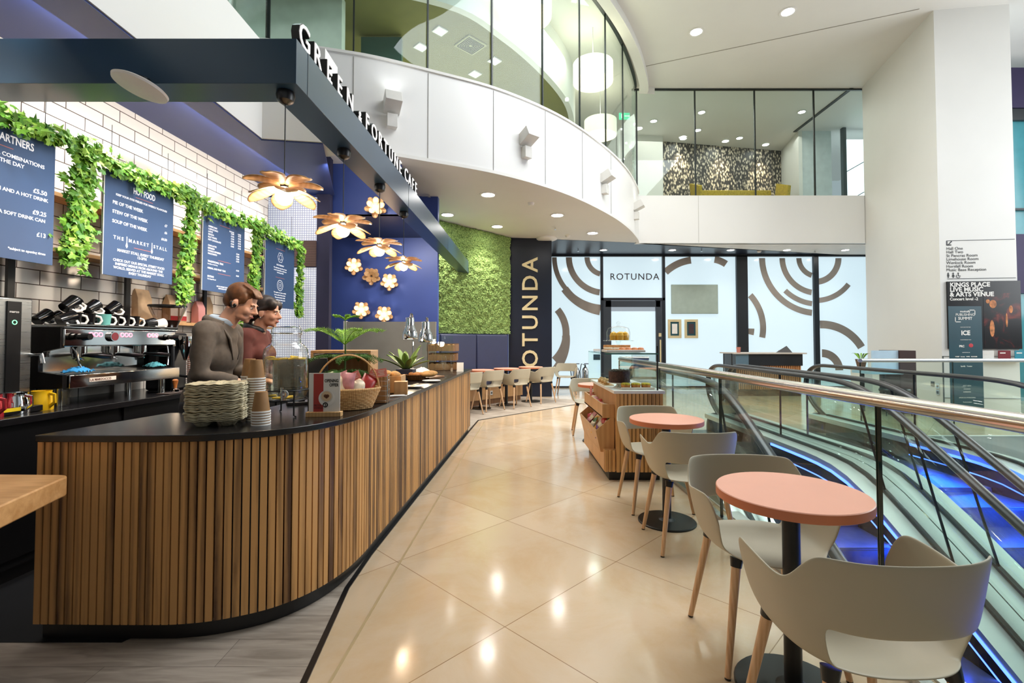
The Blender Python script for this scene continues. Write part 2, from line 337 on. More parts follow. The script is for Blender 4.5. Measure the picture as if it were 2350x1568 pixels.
# ------------------------------------------------------------------ setting: drum of the gallery, ceilings, bridge
DRUM = [(-6, 5.35), (-4.6, 5.45), (-3.4, 5.65), (-2.33, 5.93), (-1.75, 6.11), (-1.148, 6.395), (-.27, 6.855), (.52, 7.48), (1.18, 8.2), (1.92, 9.25), (2.46, 10.2), (2.89, 11.15), (3.1, 11.72), (3.12, 11.9)]
DC = [(p.x, p.y) for p in spline([(x, y, 0) for x, y in DRUM], 8)]
def off(path, d):
    out = []
    for i in range(len(path)):
        t = Vector(path[min(i + 1, len(path) - 1)]) - Vector(path[max(i - 1, 0)]); t.normalize(); out.append((path[i][0] - t.y * d, path[i][1] + t.x * d))
    return out
st(MB().wallpath(DC, 3.76, 4.95, .14).build('wall_gallery', white2, smooth=30))
b = MB(); b.wallpath(off(DC, -.02), 4.95, 4.985, .18); b.wallpath(off(DC, -.012), 3.72, 3.765, .07); st(b.build('trim_4', white, smooth=30))
CB = off(DC, .06)
st(MB().prism(CB[8:] + [(.95, 11.5), (-.1, 11.3), (-2.25, 8.83), (-1.25, 8.2), (-1.62, 8.0), (-1.62, 6.7), (-6, 6.7)], 3.75, 3.95).build('ceiling_gallery', white, smooth=None))
slab('ceiling_soffit', [(-.1, 11.29), (.95, 11.47), (3.31, 11.94), (10.22, 13.79), (10.3, 14.6), (-2, 14.6)], 3.75, 4.1, navyd)
slab('ceiling_bridge', [(3.15, 12.0), (8.9, 12.0), (10.22, 13.79), (3.31, 11.94)], 3.745, 4.0, white)
slab('floor_gallery', off(DC, .2)[6:] + [(3, 16), (-6, 16)], 4.0, 4.3, white)
slab('floor_bridge', [(3.0, 12.05), (9.5, 12.05), (9.5, 18), (3.0, 18)], 4.2, 4.4, white)
st(MB().box((3.1 + 2.9, 11.98, 4.34), (5.85, .16, 1.19)).build('wall_bridge', white2, smooth=None))
st(MB().box((4.64, 11.897, 4.34), (.008, .004, 1.18)).box((8.78, 11.897, 4.34), (.012, .004, 1.18)).build('trim_5', M('joint_grey', '#b9b6ae', .6), smooth=None))
slab('ceiling', [(-9, -4), (13, -4), (13, 19), (-9, 19)], 7.68, 7.8, white)
b = MB(); b.wallpath(off(DC, -.26), 7.5, 7.68, .2); st(b.build('trim_6', white, smooth=30))
b = MB(); ja = [at(x, y, Z=7.678) for x, y in ((1480, 152), (2110, 20))]
b.wallpath([(p.x, p.y) for p in ja], 7.672, 7.679, .015); st(b.build('trim_7', M('ceiling_joint', '#a39e92', .6), smooth=None))
# joints of the gallery panels
b = MB(); seams = []
def drum_at(px):
    k = (px - PX0) / FPX
    for (x0, y0), (x1, y1) in zip(DC, DC[1:]):
        f0, f1 = x0 - k * y0, x1 - k * y1
        if f0 * f1 <= 0 and f0 != f1:
            s = f0 / (f0 - f1); return (x0 + (x1 - x0) * s, y0 + (y1 - y0) * s), Vector((x1 - x0, y1 - y0)).normalized()
for px in (806, 980, 1132, 1252, 1338, 1404):
    (x, y), t = drum_at(px); b.box((x + t.y * .003, y - t.x * .003, 4.35), (.006, .008, 1.16), rz=atan2(t.y, t.x))
st(b.build('trim_8', M('joint_line', '#9a9894', .6), smooth=None))
# gallery glazing: one curved pane line with dark joints
st(MB().wallpath(off(DC, .05), 4.98, 7.66, .012).build('window_1', clear2, smooth=30))
b = MB()
for px, w in ((603, .05), (805, .02), (980, .02), (1131, .022), (1250, .018), (1337, .012), (1397, .012), (1437, .012)):
    r = drum_at(px)
    if r: (x, y), t = r; b.box((x - t.y * .04, y + t.x * .04, 6.32), (w, .03, 2.68), rz=atan2(t.y, t.x))
b.wallpath(off(DC, .02), 7.62, 7.68, .06)
st(b.build('trim_9', M('dark_joint', '#16201f', .4), smooth=None))
# upper rooms seen through the glass
OC = [(p.x, p.y) for p in spline([(-6, 7.0, 0), (-3.2, 6.95, 0), (-1.11, 7.46, 0), (-.19, 8.3, 0), (.65, 9.53, 0), (1.22, 10.76, 0), (1.5, 12.2, 0)], 6)]
olive = M('olive_tone', '#7d7a45', .6); st(MB().prism(OC + [(1.5, 14.5), (-6, 14.5)], 6.6, 6.7).build('ceiling_olive', olive, smooth=None))  # one even olive colour over the whole ceiling
st(MB().wallpath(OC, 6.58, 7.68, -.12).build('wall_bulkhead', white, smooth=30))
st(MB().box((-2.2, 13.2, 5.5), (7.5, .15, 2.4)).build('wall_olive', M('ochre_paint', '#a89a48', .6), smooth=None))
st(MB().box((-4.6, 7.3, 5.9), (4.0, .15, 3.5)).build('wall_pale', M('pale_green_white', '#cfd6c9', .6), smooth=None))
st(MB().box((-2.25, 8.2, 5.45), (.7, .1, 2.2)).build('window_2', M('teal_glass', '#5f7d78', .12), smooth=None))
st(MB().box((2.6, 15.2, 5.9), (3.6, .15, 3.6)).build('wall_gallery_back', white, smooth=None))
st(MB().box((.9, 13.0, 5.3), (.06, .06, 1.9)).box((1.6, 13.0, 5.3), (.06, .06, 1.9)).box((1.25, 13.02, 5.3), (1.5, .02, 1.8)).build('window_3', M('grey_glass', '#7d8f8b', .1), smooth=None))
# bridge room
BY = 11.97
st(MB().box((6.0, BY + .03, 6.30), (5.95, .015, 2.7)).build('window_4', clear2, smooth=None))
b = MB()
for px in (1601, 1740, 1878): b.box(((px - PX0) / FPX * BY, BY + .03, 6.3), (.028, .04, 2.7))
b.box((6.0, BY + .02, 7.655), (5.95, .05, .035)).box((3.14, BY + .02, 6.3), (.03, .04, 2.7)); st(b.build('trim_10', bpy.data.materials['dark_joint'], smooth=None))
def wallpaper():
    m, t, b = nt('patterned_wallpaper'); v = coords(t, (1, 1, .55)); vo = node(t, 'ShaderNodeTexVoronoi'); setin(vo, Scale=16.0); t.links.new(v, vo.inputs[0])
    n = node(t, 'ShaderNodeTexNoise'); setin(n, Scale=26.0, Detail=5.0); t.links.new(v, n.inputs[0])
    ml = node(t, 'ShaderNodeMath', operation='MULTIPLY'); t.links.new(vo.outputs[0], ml.inputs[0]); t.links.new(n.outputs[0], ml.inputs[1])
    t.links.new(ramp(t, ml.outputs[0], [(.10, '#d8cab2'), (.26, '#221d1a')]), b.inputs['Base Color']); return m
wp = [at(1517, 400, Y=15.3), at(1797, 400, Y=16.1)]
st(MB().wallpath([(p.x, p.y) for p in wp], 4.4, 7.68, -.1).build('wall_paper', wallpaper(), smooth=None))
p0, p1, p2, p3 = at(1462, 400, Y=14.8), at(1517, 400, Y=14.9), at(1797, 400, Y=16.1), at(1842, 400, Y=14.4)
st(MB().wallpath([(p0.x - .6, p0.y), (p1.x, p1.y), (p1.x + .02, 15.32)], 4.4, 7.68, -.1).wallpath([(p2.x, p2.y), (p3.x, p3.y)], 4.4, 7.68, -.1).build('wall_room', white, smooth=None))
st(MB().box(((p3.x + 9.68) / 2, 14.5, 6.0), (9.68 - p3.x, .12, 3.4)).build('wall_blue_lit', M('white_blue_lit', '#dfe6e6', .6), smooth=None))  # blue tinge of the light put into the wall colour
wx0, wx1 = at(1938, 400, Y=14.3).x, at(2060, 400, Y=14.3).x
st(MB().box(((wx0 + wx1) / 2, 14.3, 6.35), (wx1 - wx0, .05, 2.0)).build('window_5', EM('daylight_pane', (.86, .95, 1, 1), 1.5), smooth=None))
b = MB(); b.box((wx0 - .05, 14.25, 6.3), (.1, .12, 2.9)).box(((wx0 + wx1) / 2, 14.2, 5.36), (wx1 - wx0, .1, .05))
for k in (.0, .9): b.tube([(wx0, 14.22, 5.45 + k), (wx1, 14.22, 6.35 + k)], .012, 5)
st(b.build('trim_11', M('window_frame_grey', '#3b4a4e', .4), smooth=None))
va, vb = at(1820, 303, Z=7.67), at(1950, 203, Z=7.67)
st(MB().wallpath([(va.x, va.y), (vb.x, vb.y)], 7.66, 7.678, .09).build('trim_12', M('slot_dark', '#20282a', .5), smooth=None))

# ------------------------------------------------------------------ setting: right-hand column with the directions
CA, CBk, CR = Vector((8.117, 9.10)), Vector((8.80, 11.93)), Vector((9.40, 8.93))
slab('wall_column', [tuple(CA), tuple(CR), (CR.x + .45, CR.y + 2.6), tuple(CBk)], 0, 7.68, white)
b = MB(); 
for z in (.24, 1.02): b.wallpath([tuple(CA + Vector((-.004, -.004))), tuple(CR + Vector((0, -.004)))], z, z + .008, -.004)
b.wallpath([(CA.x - .006, CA.y - .006), (CA.x + .02, CA.y - .008)], 0, 1.02, -.004); st(b.build('trim_13', M('panel_joint', '#4c5350', .6), smooth=None))
b = MB(); b.box((11.2, 10.6, 3.6), (2.6, .1, 7.2)); st(b.build('window_6', M('teal_tinted_window', '#3f8790', .15), smooth=None))
b = MB(); b.box((11.2, 10.5, 6.9), (2.6, .06, .9)); b.box((11.2, 10.5, 3.0), (2.6, .06, 1.3)); st(b.build('trim_14', M('plum_blind', '#2a1f45', .6), smooth=None))
b = MB(); b.box((11.2, 10.5, 6.3), (2.6, .08, .25)).box((11.2, 10.5, 4.2), (2.6, .08, .04)); st(b.build('trim_15', M('window_bar', '#12181b', .4), smooth=None))

# ------------------------------------------------------------------ setting: shop walls and bulkheads
AD = Vector((.048, 1, 0)).normalized()                       # aisle direction of the shop
WLx = lambda y: -3.42 + .048 * (y - 2)
w = MB().box((2.6, -.05, 1.63), (7.0, .1, 3.26)).build('wall_left', tile, smooth=None); w.location = (WLx(0) + .02, 0, 0); w.rotation_euler[2] = atan2(AD.y, AD.x); st(w)
st(MB().box((-2.93, 6.38, 1.63), (1.0, .1, 3.26)).build('wall_shop_end', navy, smooth=None))
slab('ceiling_shop', [(-3.7, -3), (-2.475, -3), (-2.415, 4.59), (-1.86, 4.685), (-2.36, 6.35), (-3.7, 6.4)], 3.25, 3.262, navy)
b = MB(); b.prism([(-9, -3), (-2.46, -3), (-2.405, 4.575), (-2.9, 5.4), (-9, 5.0)], 3.264, 4.2).prism([(-2.405, 4.575), (-1.84, 4.665), (-1.84, 5.0), (-2.6, 5.2)], 3.264, 4.2)
st(b.build('wall_bulkhead_white', white2, smooth=None))
st(MB().box((-2.5, 4.50, 3.77), (.16, .004, .9)).build('trim_16', M('joint_line2', '#aaa7a2', .6), smooth=None))
st(MB().box((-2.47, 1.0, 5.9), (.014, 7.5, 3.4)).build('window_7', clear2, smooth=None))
st(MB().prism([(-2.58, 6.30), (-2.40, 6.30), (-2.41, 6.42), (-2.58, 6.42)], 0, 3.75).build('wall_pillar', M('dark_plum_navy', '#2a2a48', .75), smooth=None))
mesh_m = tile_mat('fine_mesh_lattice_daylit', .03, .03, '#cfd3dd', '#c8ccd8', '#8d93a8', .0035, .4, off=0.0); mb0 = mesh_m.node_tree.nodes['Principled BSDF']; mesh_m.node_tree.links.new(mb0.inputs['Base Color'].links[0].from_socket, mb0.inputs['Emission Color']); mb0.inputs['Emission Strength'].default_value = .55  # emission put into the lattice in place of daylight behind it
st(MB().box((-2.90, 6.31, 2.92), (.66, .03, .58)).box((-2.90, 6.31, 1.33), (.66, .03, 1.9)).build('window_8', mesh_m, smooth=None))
louv = tile_mat('brown_louvre', 5.0, .022, '#5b4642', '#604a44', '#3a2b2a', .003, .5)
st(MB().box((-2.90, 6.30, 2.46), (.66, .05, .34)).build('trim_17', louv, smooth=None))
# alcove with the flower lamps
navylit = M('navy_lit_alcove', '#3c529c', .45, noise_amt=.06, scale=2)  # the navy paint lightened: the alcove's light is put into the colour
st(MB().box((-2.38, 8.13, 1.88), (2.26, .14, 3.75)).build('wall_alcove', navylit, smooth=None))
st(MB().box((-2.02, 6.6, 3.4), (.98, .1, .7)).build('wall_alcove_bulkhead', navylit, smooth=None))
slab('ceiling_alcove', [(-2.5, 6.56), (-1.5, 6.56), (-1.25, 8.1), (-3.4, 8.1)], 3.05, 3.1, navyd)
st(MB().box((-1.86, 7.42, .81), (1.38, .06, 1.60)).build('wall_partition', grey_panel, smooth=None))
st(MB().box((-2.56, 7.40, .81), (.03, .1, 1.62)).build('trim_18', white, smooth=None))
# moss wall
GA, GB = Vector((-2.25, 8.83)), Vector((-.085, 11.27)); gd = (GB - GA); gl = gd.length; gd.normalize(); gn = Vector((gd.y, -gd.x))
def moss_mat():
    m, t, b = nt('preserved_moss'); n = node(t, 'ShaderNodeTexNoise'); setin(n, Scale=38.0, Detail=4.0); t.links.new(coords(t), n.inputs[0])
    n2 = node(t, 'ShaderNodeTexNoise'); setin(n2, Scale=2.0, Detail=3.0); t.links.new(coords(t), n2.inputs[0])
    mx = node(t, 'ShaderNodeMix', data_type='RGBA'); t.links.new(n2.outputs[0], mx.inputs[0])
    t.links.new(ramp(t, n.outputs[0], [(.3, '#3b5a24'), (.7, '#a3be68')]), mx.inputs[6]); t.links.new(ramp(t, n.outputs[0], [(.3, '#4a6a2c'), (.7, '#b3ca7c')]), mx.inputs[7])
    t.links.new(mx.outputs[2], b.inputs['Base Color']); setin(b, Roughness=.9); return m
b = MB()
def mossf(u, v):
    s, z = u * gl, 1.47 + v * 2.27
    d = .035 * noise.noise((s * 9, z * 9, 0)) + .03 * noise.noise((s * 31, z * 31, 3)) * .7 + rnd.uniform(-.014, .014) + .055
    return (GA.x + gd.x * s + gn.x * d, GA.y + gd.y * s + gn.y * d, z)
b.grid(mossf, 400, 290); st(b.build('wall_moss', moss_mat(), smooth=180))
st(MB().wallpath([tuple(GA), tuple(GB)], 0, 3.75, .1).build('wall_seating', navy, smooth=None))
# banquette along the moss wall
t = thing('banquette', 'long navy padded bench seat with oak base below the moss wall', 'bench', (GA.x, GA.y, 0), atan2(gd.y, gd.x))
nav_f = M('navy_leatherette', '#262c4e', .4, sheen=.2)
for i in range(3): MB().box((.55 + i * 1.0 + .0, -.12, 1.0), (.985, .14, .90)).build('backrest', nav_f, t, bevel=.03, seg=3)
for i in range(3): MB().box((.55 + i * 1.0, -.37, .47), (.985, .52, .13)).build('seat_cushion', nav_f, t, bevel=.03, seg=3)
MB().box((1.58, -.36, .26), (3.0, .46, .29)).build('base', oak, t); MB().box((1.58, -.33, .055), (3.0, .4, .11)).build('plinth', oakd, t)
tag(MB().box((0, 0, 0), (.12, .012, .085)).box((-.028, -.007, 0), (.03, .006, .035), 1).box((.028, -.007, 0), (.03, .006, .035), 1).build('wall_socket', [M('socket_white', '#e9e9e6', .4), black], loc=(GA.x + gd.x * 2.05 + gn.x * .597, GA.y + gd.y * 2.05 + gn.y * .597, .24), rz=atan2(gd.y, gd.x)), 'white double socket on the oak base of the navy bench', 'socket')
# rotunda column
st(MB().box((.43, 11.62, 1.875), (1.02, .5, 3.75)).build('wall_rotunda_column', navyd, smooth=None))
b = MB(); text(b, 'ROTUNDA', .52, frame((.60, 11.355, .30), (0, 0, 1), (-1, 0, 0)), 0, depth=.02, spacing=1.27, bold=.006)
tag(b.build('sign_lettering', gold, smooth=None), 'tall brass ROTUNDA lettering running up the dark navy column', 'sign')

# ------------------------------------------------------------------ setting: restaurant front
FY = 13.6
fx = lambda px: (px - PX0) / FPX * FY
fz = lambda py: 1.32 + (782 - py) / FPX * FY
frame_m = M('dark_bronze_frame', '#23282f', .35)
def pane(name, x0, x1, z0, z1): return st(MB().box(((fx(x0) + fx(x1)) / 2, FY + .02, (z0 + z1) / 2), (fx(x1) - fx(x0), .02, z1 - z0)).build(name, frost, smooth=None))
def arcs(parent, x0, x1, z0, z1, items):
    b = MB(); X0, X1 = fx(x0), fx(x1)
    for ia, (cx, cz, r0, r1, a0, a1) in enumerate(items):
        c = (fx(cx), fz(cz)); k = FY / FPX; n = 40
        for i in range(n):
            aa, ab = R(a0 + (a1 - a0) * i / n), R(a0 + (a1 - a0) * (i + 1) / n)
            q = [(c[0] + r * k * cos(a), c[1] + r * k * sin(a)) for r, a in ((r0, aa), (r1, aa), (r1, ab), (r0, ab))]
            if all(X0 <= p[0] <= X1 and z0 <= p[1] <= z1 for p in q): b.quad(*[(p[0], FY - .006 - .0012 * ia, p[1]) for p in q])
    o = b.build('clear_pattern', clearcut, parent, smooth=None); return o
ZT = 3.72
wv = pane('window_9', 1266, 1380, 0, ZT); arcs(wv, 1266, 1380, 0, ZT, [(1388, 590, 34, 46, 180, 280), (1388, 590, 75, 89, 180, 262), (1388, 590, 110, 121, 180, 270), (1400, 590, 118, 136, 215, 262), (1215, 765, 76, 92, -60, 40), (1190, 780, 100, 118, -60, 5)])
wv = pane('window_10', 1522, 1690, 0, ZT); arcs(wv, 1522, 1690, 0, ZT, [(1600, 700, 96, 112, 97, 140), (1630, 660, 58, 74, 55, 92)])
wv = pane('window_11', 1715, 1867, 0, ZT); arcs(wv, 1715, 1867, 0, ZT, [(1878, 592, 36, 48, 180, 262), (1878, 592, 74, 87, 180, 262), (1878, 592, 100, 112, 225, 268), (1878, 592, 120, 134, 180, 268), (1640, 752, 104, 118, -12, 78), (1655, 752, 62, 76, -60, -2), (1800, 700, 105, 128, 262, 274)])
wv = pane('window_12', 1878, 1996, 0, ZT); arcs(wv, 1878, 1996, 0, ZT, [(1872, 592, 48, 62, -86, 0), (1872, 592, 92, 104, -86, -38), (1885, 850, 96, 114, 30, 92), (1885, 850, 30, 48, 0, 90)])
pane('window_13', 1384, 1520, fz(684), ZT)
b = MB()
for x0, x1 in ((1378, 1384), (1520, 1526), (1690, 1715), (1867, 1878)): b.box(((fx(x0) + fx(x1)) / 2, FY - .01, ZT / 2), (fx(x1) - fx(x0), .12, ZT))
b.box((fx(1630), FY - .01, ZT), (fx(1996) - fx(1266), .12, .05)).box((fx(1630), FY - .01, .02), (fx(1996) - fx(1266), .12, .04)).box((fx(1452), FY - .01, fz(687)), (fx(1526) - fx(1380), .12, .07))
st(b.build('trim_19', frame_m, smooth=None))
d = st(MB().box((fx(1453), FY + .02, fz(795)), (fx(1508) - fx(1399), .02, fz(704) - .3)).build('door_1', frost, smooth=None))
b = MB(); b.box((fx(1393), FY - .02, fz(690) / 2), (fx(1402) - fx(1384), .07, fz(690))).box((fx(1512), FY - .02, fz(690) / 2), (fx(1520) - fx(1505), .07, fz(690))).box((fx(1452), FY - .02, fz(698)), (fx(1515) - fx(1390), .07, .17)).box((fx(1452), FY - .02, .15), (fx(1515) - fx(1390), .07, .3))
b.build('door_frame', M('door_frame_grey', '#3a4048', .4), d, smooth=None)
MB().tube([(fx(1513), FY - .1, fz(780)), (fx(1513), FY - .1, fz(850))], .022, 8).box((fx(1513), FY - .06, fz(769)), (.07, .03, .1)).build('handle', gold, d)
b = MB(); text(b, 'ROTUNDA', .26, frame((fx(1400), FY - .012, fz(642)), (1, 0, 0), (0, 0, 1)), 0, depth=.006, spacing=1.15); tag(b.build('sign_lettering', M('dark_copper', '#4a3c37', .3, .6), smooth=None), 'small dark ROTUNDA lettering on the frosted pane over the door', 'sign')
st(MB().box((fx(1594), FY + .30, fz(687)), (fx(1650) - fx(1540), .06, .85)).build('trim_20', M('screen_back', '#8f9a88', .7), smooth=None))
# ------------------------------------------------------------------ service counter
CP = [(p.x, p.y) for p in spline([(-2.075, 2.135, 0), (-1.62, 2.13, 0), (-1.44, 2.137, 0), (-1.28, 2.175, 0), (-1.11, 2.265, 0), (-.985, 2.41, 0), (-.905, 2.6, 0), (-.866, 2.82, 0), (-.852, 3.05, 0)], 10)] + [(-.607, 7.03)]
INNER = [(-1.32, 7.03), (-1.46, 3.3), (-1.5, 2.74), (-1.93, 2.74)]
t = thing('service_counter', 'long curved counter clad in oak slats with a black worktop', 'counter')
MB().prism(off(CP, .022) + INNER, .09, .876).build('core', black, t, smooth=None)
MB().prism(off(CP, .03) + [(-1.30, 7.0), (-1.44, 3.3), (-1.48, 2.72), (-1.9, 2.72)], .007, .09).build('plinth', blackg, t, smooth=None)
wtm = M('black_stone_worktop', '#19181a', .22, noise_amt=.25, scale=30)
MB().prism(off(CP, -.028) + [(-1.34, 7.06), (-1.48, 3.3), (-1.52, 2.76), (-1.95, 2.76)], .878, .908).build('worktop', wtm, t, smooth=30, bevel=.003)
b = MB(); acc = 0; pitch = .0352; rr = random.Random(3)
for (x0, y0), (x1, y1) in zip(CP, CP[1:]):
    L = sqrt((x1 - x0) ** 2 + (y1 - y0) ** 2); a = atan2(y1 - y0, x1 - x0)
    while acc < L:
        s = acc / L; x, y = x0 + (x1 - x0) * s, y0 + (y1 - y0) * s
        b.box((x - sin(a) * .009, y + cos(a) * .009, .478), (.0285, .02, .79), rz=a, tone=rr.choice([rr.uniform(.2, .55), rr.uniform(.45, .95), rr.uniform(.7, 1.0)])); acc += pitch
    acc -= L
b.build('slat_cladding', slatw, t, smooth=None)
# back counter with its black fronts
t = thing('back_counter', 'black back counter along the tiled wall carrying the coffee machine', 'counter', (-2.72, 2.0, 0), atan2(AD.y, AD.x) - pi / 2)
MB().box((-.32, 1.8, .49), (.6, 4.9, .80)).build('cabinet', blackg, t); MB().box((-.32, 1.8, .045), (.52, 4.9, .09)).build('plinth', black, t)
MB().box((-.31, 1.8, .885), (.66, 4.92, .04)).build('worktop', wtm, t, bevel=.003)
for k in range(5): MB().box((-.012, -.17 + k * .98, .5), (.012, .94, .72)).build('door', M('black_front', '#0f0f11', .3) if k == 0 else bpy.data.materials['black_front'], t)
# ------------------------------------------------------------------ canopy beam with the letters
O0, O1 = Vector((-1.205, 2.647)), Vector((-.925, 10.30)); bd = (O1 - O0).normalized(); bn = Vector((bd.y, -bd.x))
t = thing('canopy_beam', 'blue-black canopy beam over the counter carrying white capital letters', 'canopy')
q = lambda y, d: tuple(O0 + bd * y - bn * d)
MB().prism([(-6, 2.647), tuple(O0), tuple(O1), q((O1 - O0).length, .2), q(.205, .2), (-6, 2.852)], 2.755, 3.01).build('beam', beamc, t, smooth=None, bevel=.002)
for y in (.14, 2.5, 5.0): MB().box((O0.x + bd.x * y + bn.x * .0005, O0.y + bd.y * y, 2.8825), (.002, .004, .254)).build('joint', black, t, smooth=None)
lw = EM('letter_white', (1, .98, .96, 1), .55); ld = M('letter_return', '#23211f', .4)
for ch, y, sz in (('G', 2.68, .185), ('R', 2.87, .165), ('E', 3.055, .165), ('E', 3.225, .165), ('N', 3.39, .165), ('&', 3.635, .10), ('F', 3.79, .175), ('O', 3.935, .165), ('R', 4.12, .165), ('T', 4.275, .165), ('U', 4.43, .165), ('N', 4.60, .165), ('E', 4.78, .165), ('C', 4.99, .175), ('A', 5.15, .165), ('F', 5.31, .165), ('E', 5.45, .165)):
    k = (y - O0.y) / bd.y; p = O0 + bd * k; b = MB(); sz *= 1.12; by = 3.012 + .0
    text(b, ch, sz, frame((p.x - bn.x * .03, p.y - bn.y * .03, by), (bd.x, bd.y, 0), (0, 0, 1)), 0, depth=.045, bold=.004)
    text(b, ch, sz, frame((p.x - bn.x * .0045, p.y - bn.y * .0045, by), (bd.x, bd.y, 0), (0, 0, 1)), 1, depth=.006, bold=-.0015)
    b.build('letter', [ld, lw], t, smooth=None)
# round ceiling speaker under the beam
t = thing('ceiling_speaker', 'flat white round speaker hung under the front of the canopy beam', 'speaker', tuple(at(322, 200, Z=2.70)))
MB().lathe([(.02, .05), (.05, .045), (.05, .0)], n=20).build('bracket', black, t); o = MB().lathe([(.0001, -.025), (.09, -.022), (.128, -.008), (.132, .004), (.12, .012), (.0001, .014)], n=40).build('grille', M('speaker_white', '#e8e6e1', .5), t); o.rotation_euler = (R(-8), R(13), 0)
# ------------------------------------------------------------------ flower lamps
veneer = WOOD('lamp_veneer', '#d8ae7c', '#b98a58', (12, 3, 3), .4)
def petal_mesh(L, w, droop):
    b = MB()
    def f(u, v):
        x = L * (.12 + .88 * v); hw = w * max(.02, sin(pi * min(.985, .08 + .9 * v))) ** .55 * (.4 + .6 * v)
        y = (u - .5) * 2 * hw; return (x, y, -droop * v * v * L + .25 * abs(u - .5) ** 2 * w)
    b.grid(f, 7, 10); return b
bulb = EM('lit_bulb', (1, .82, .6, 1), 26)
def flower(root, nP, L, w, tilt, drop, axis=None):
    me = None
    for lay in range(2):
        for i in range(nP):
            a = 2 * pi * (i + .5 * lay) / nP
            if me is None: o = petal_mesh(L, w, drop).build('petal', veneer, root, smooth=180, solid=.003); me = o
            else: o = me.copy(); COL.objects.link(o)
            o.location = (0, 0, .012 + .02 * lay); o.rotation_euler = (0, R(tilt + 16 - 22 * lay) - R(16), a)
for i, ((x, y), (bx, bz)) in enumerate(zip(((648, 198), (785, 338), (869, 420), (925, 484)), ((2.72, 2.17), (3.57, 2.165), (4.39, 2.165), (5.32, 2.17)))):
    Y = (2.74, 3.57, 4.38, 5.33)[i]; X = (x - PX0) / FPX * Y
    t = thing('pendant_lamp', ('wooden flower pendant lamp hanging nearest the corner of the canopy beam', 'second wooden flower pendant along the beam, before the blue alcove', 'third wooden flower pendant along the beam', 'fourth and farthest wooden flower pendant along the beam')[i], 'lamp', (X, Y, bz), group='flower pendants under the canopy beam')
    MB().lathe([(.0001, .585), (.048, .583), (.052, .56), (.045, .53), (.02, .512), (.0001, .51)], n=20).build('ceiling_cup', blackg, t)
    MB().cyl((0, 0, .08), (0, 0, .52), .0035, n=6).build('cord', black, t); MB().lathe([(.022, .03), (.024, .085), (.01, .095)], n=14).build('socket', black, t)
    flower(t, 6, .205, .082, 4, .25)
    MB().ell((0, 0, -.025), (.048, .048, .05), 16, 10).build('bulb', bulb, t)
    light('POINT', 'pendant_glow', (X, Y, bz - .12), 9, WARM, radius=.06)
for i, (x, y, Y, on) in enumerate(((812, 612, 8.04, 1), (852, 635, 8.04, 0), (893, 648, 8.04, 1), (829, 712, 8.04, 1), (881, 722, 8.04, 1), (861, 478, 6.53, 1))):
    p = at(x, y, Y=Y)
    t = thing('flower_wall_lamp', ('lit wooden flower wall lamp, upper left on the blue alcove wall', 'unlit wooden flower wall lamp in the middle of the blue alcove wall', 'lit wooden flower wall lamp, upper right on the blue alcove wall', 'lit wooden flower wall lamp, lower left just above the grey partition', 'lit wooden flower wall lamp, lower right just above the grey partition', 'lit wooden flower lamp on the blue bulkhead above the alcove')[i], 'lamp', tuple(p), group='flower lamps on the blue alcove')
    t.rotation_euler = (R(90), R(20), R(18)); t.scale = (.92,) * 3
    MB().lathe([(.03, -.02), (.03, .03)], n=12).build('wall_mount', black, t)
    flower(t, 5, .17, .062, -22, .1)
    if on:
        MB().ell((0, 0, .05), (.024,) * 3, 10, 6).build('bulb', bulb, t); light('POINT', 'wall_lamp_glow', (p.x + .04, p.y - .16, p.z), 2.2, WARM, radius=.03)

# ------------------------------------------------------------------ bistro tables and armchairs
pink = M('salmon_laminate', '#eba88e', .38, noise_amt=.02); pinke = M('terracotta_edge', '#cf7a55', .5, noise_amt=.05)
def table(loc, label, z=.75, r=.262):
    t = thing('bistro_table', label, 'table', loc, 0, 'round salmon bistro tables')
    MB().lathe([(.0001, z - .036), (r - .004, z - .036), (r, z - .033), (r, z - .003), (r - .003, z), (.0001, z)], n=64).build('tabletop', [pink, pinke], t, smooth=30)
    me = t.children[0].data
    for p in me.polygons: p.material_index = 0 if p.normal.z > .5 else 1
    MB().cyl((0, 0, .012), (0, 0, z - .05), .031, n=20).build('column', black, t); MB().box((0, 0, z - .043), (.26, .26, .014)).build('top_plate', black, t)
    MB().lathe([(.205, 0), (.205, .008), (.2, .013), (.06, .018), (.045, .03), (.031, .034)], n=40).build('base_plate', black, t)
    return t
TB = [table((1.06, 1.85, 0), 'nearest round salmon table, in front of the glass balustrade'), table((1.13, 3.55, 0), 'second salmon table along the balustrade, before the oak cake cabinet'), table((1.13, 6.35, 0), 'salmon table half hidden behind the oak cake cabinet'),
      table((-.61, 9.39, 0), 'leftmost salmon table at the navy bench, nearest the counter end'), table((-.116, 9.89, 0), 'middle salmon table at the navy bench'), table((.405, 10.45, 0), 'rightmost salmon table at the navy bench, beside the dark column')]
for o in TB:
    if o.location.y > 8: o.location.z = .004
shell_m = M('stone_grey_polypropylene', '#b3aa94', .48, noise_amt=.02); ash = WOOD('ash_leg', '#dcb791', '#c09468', (26, 26, 2), .45)
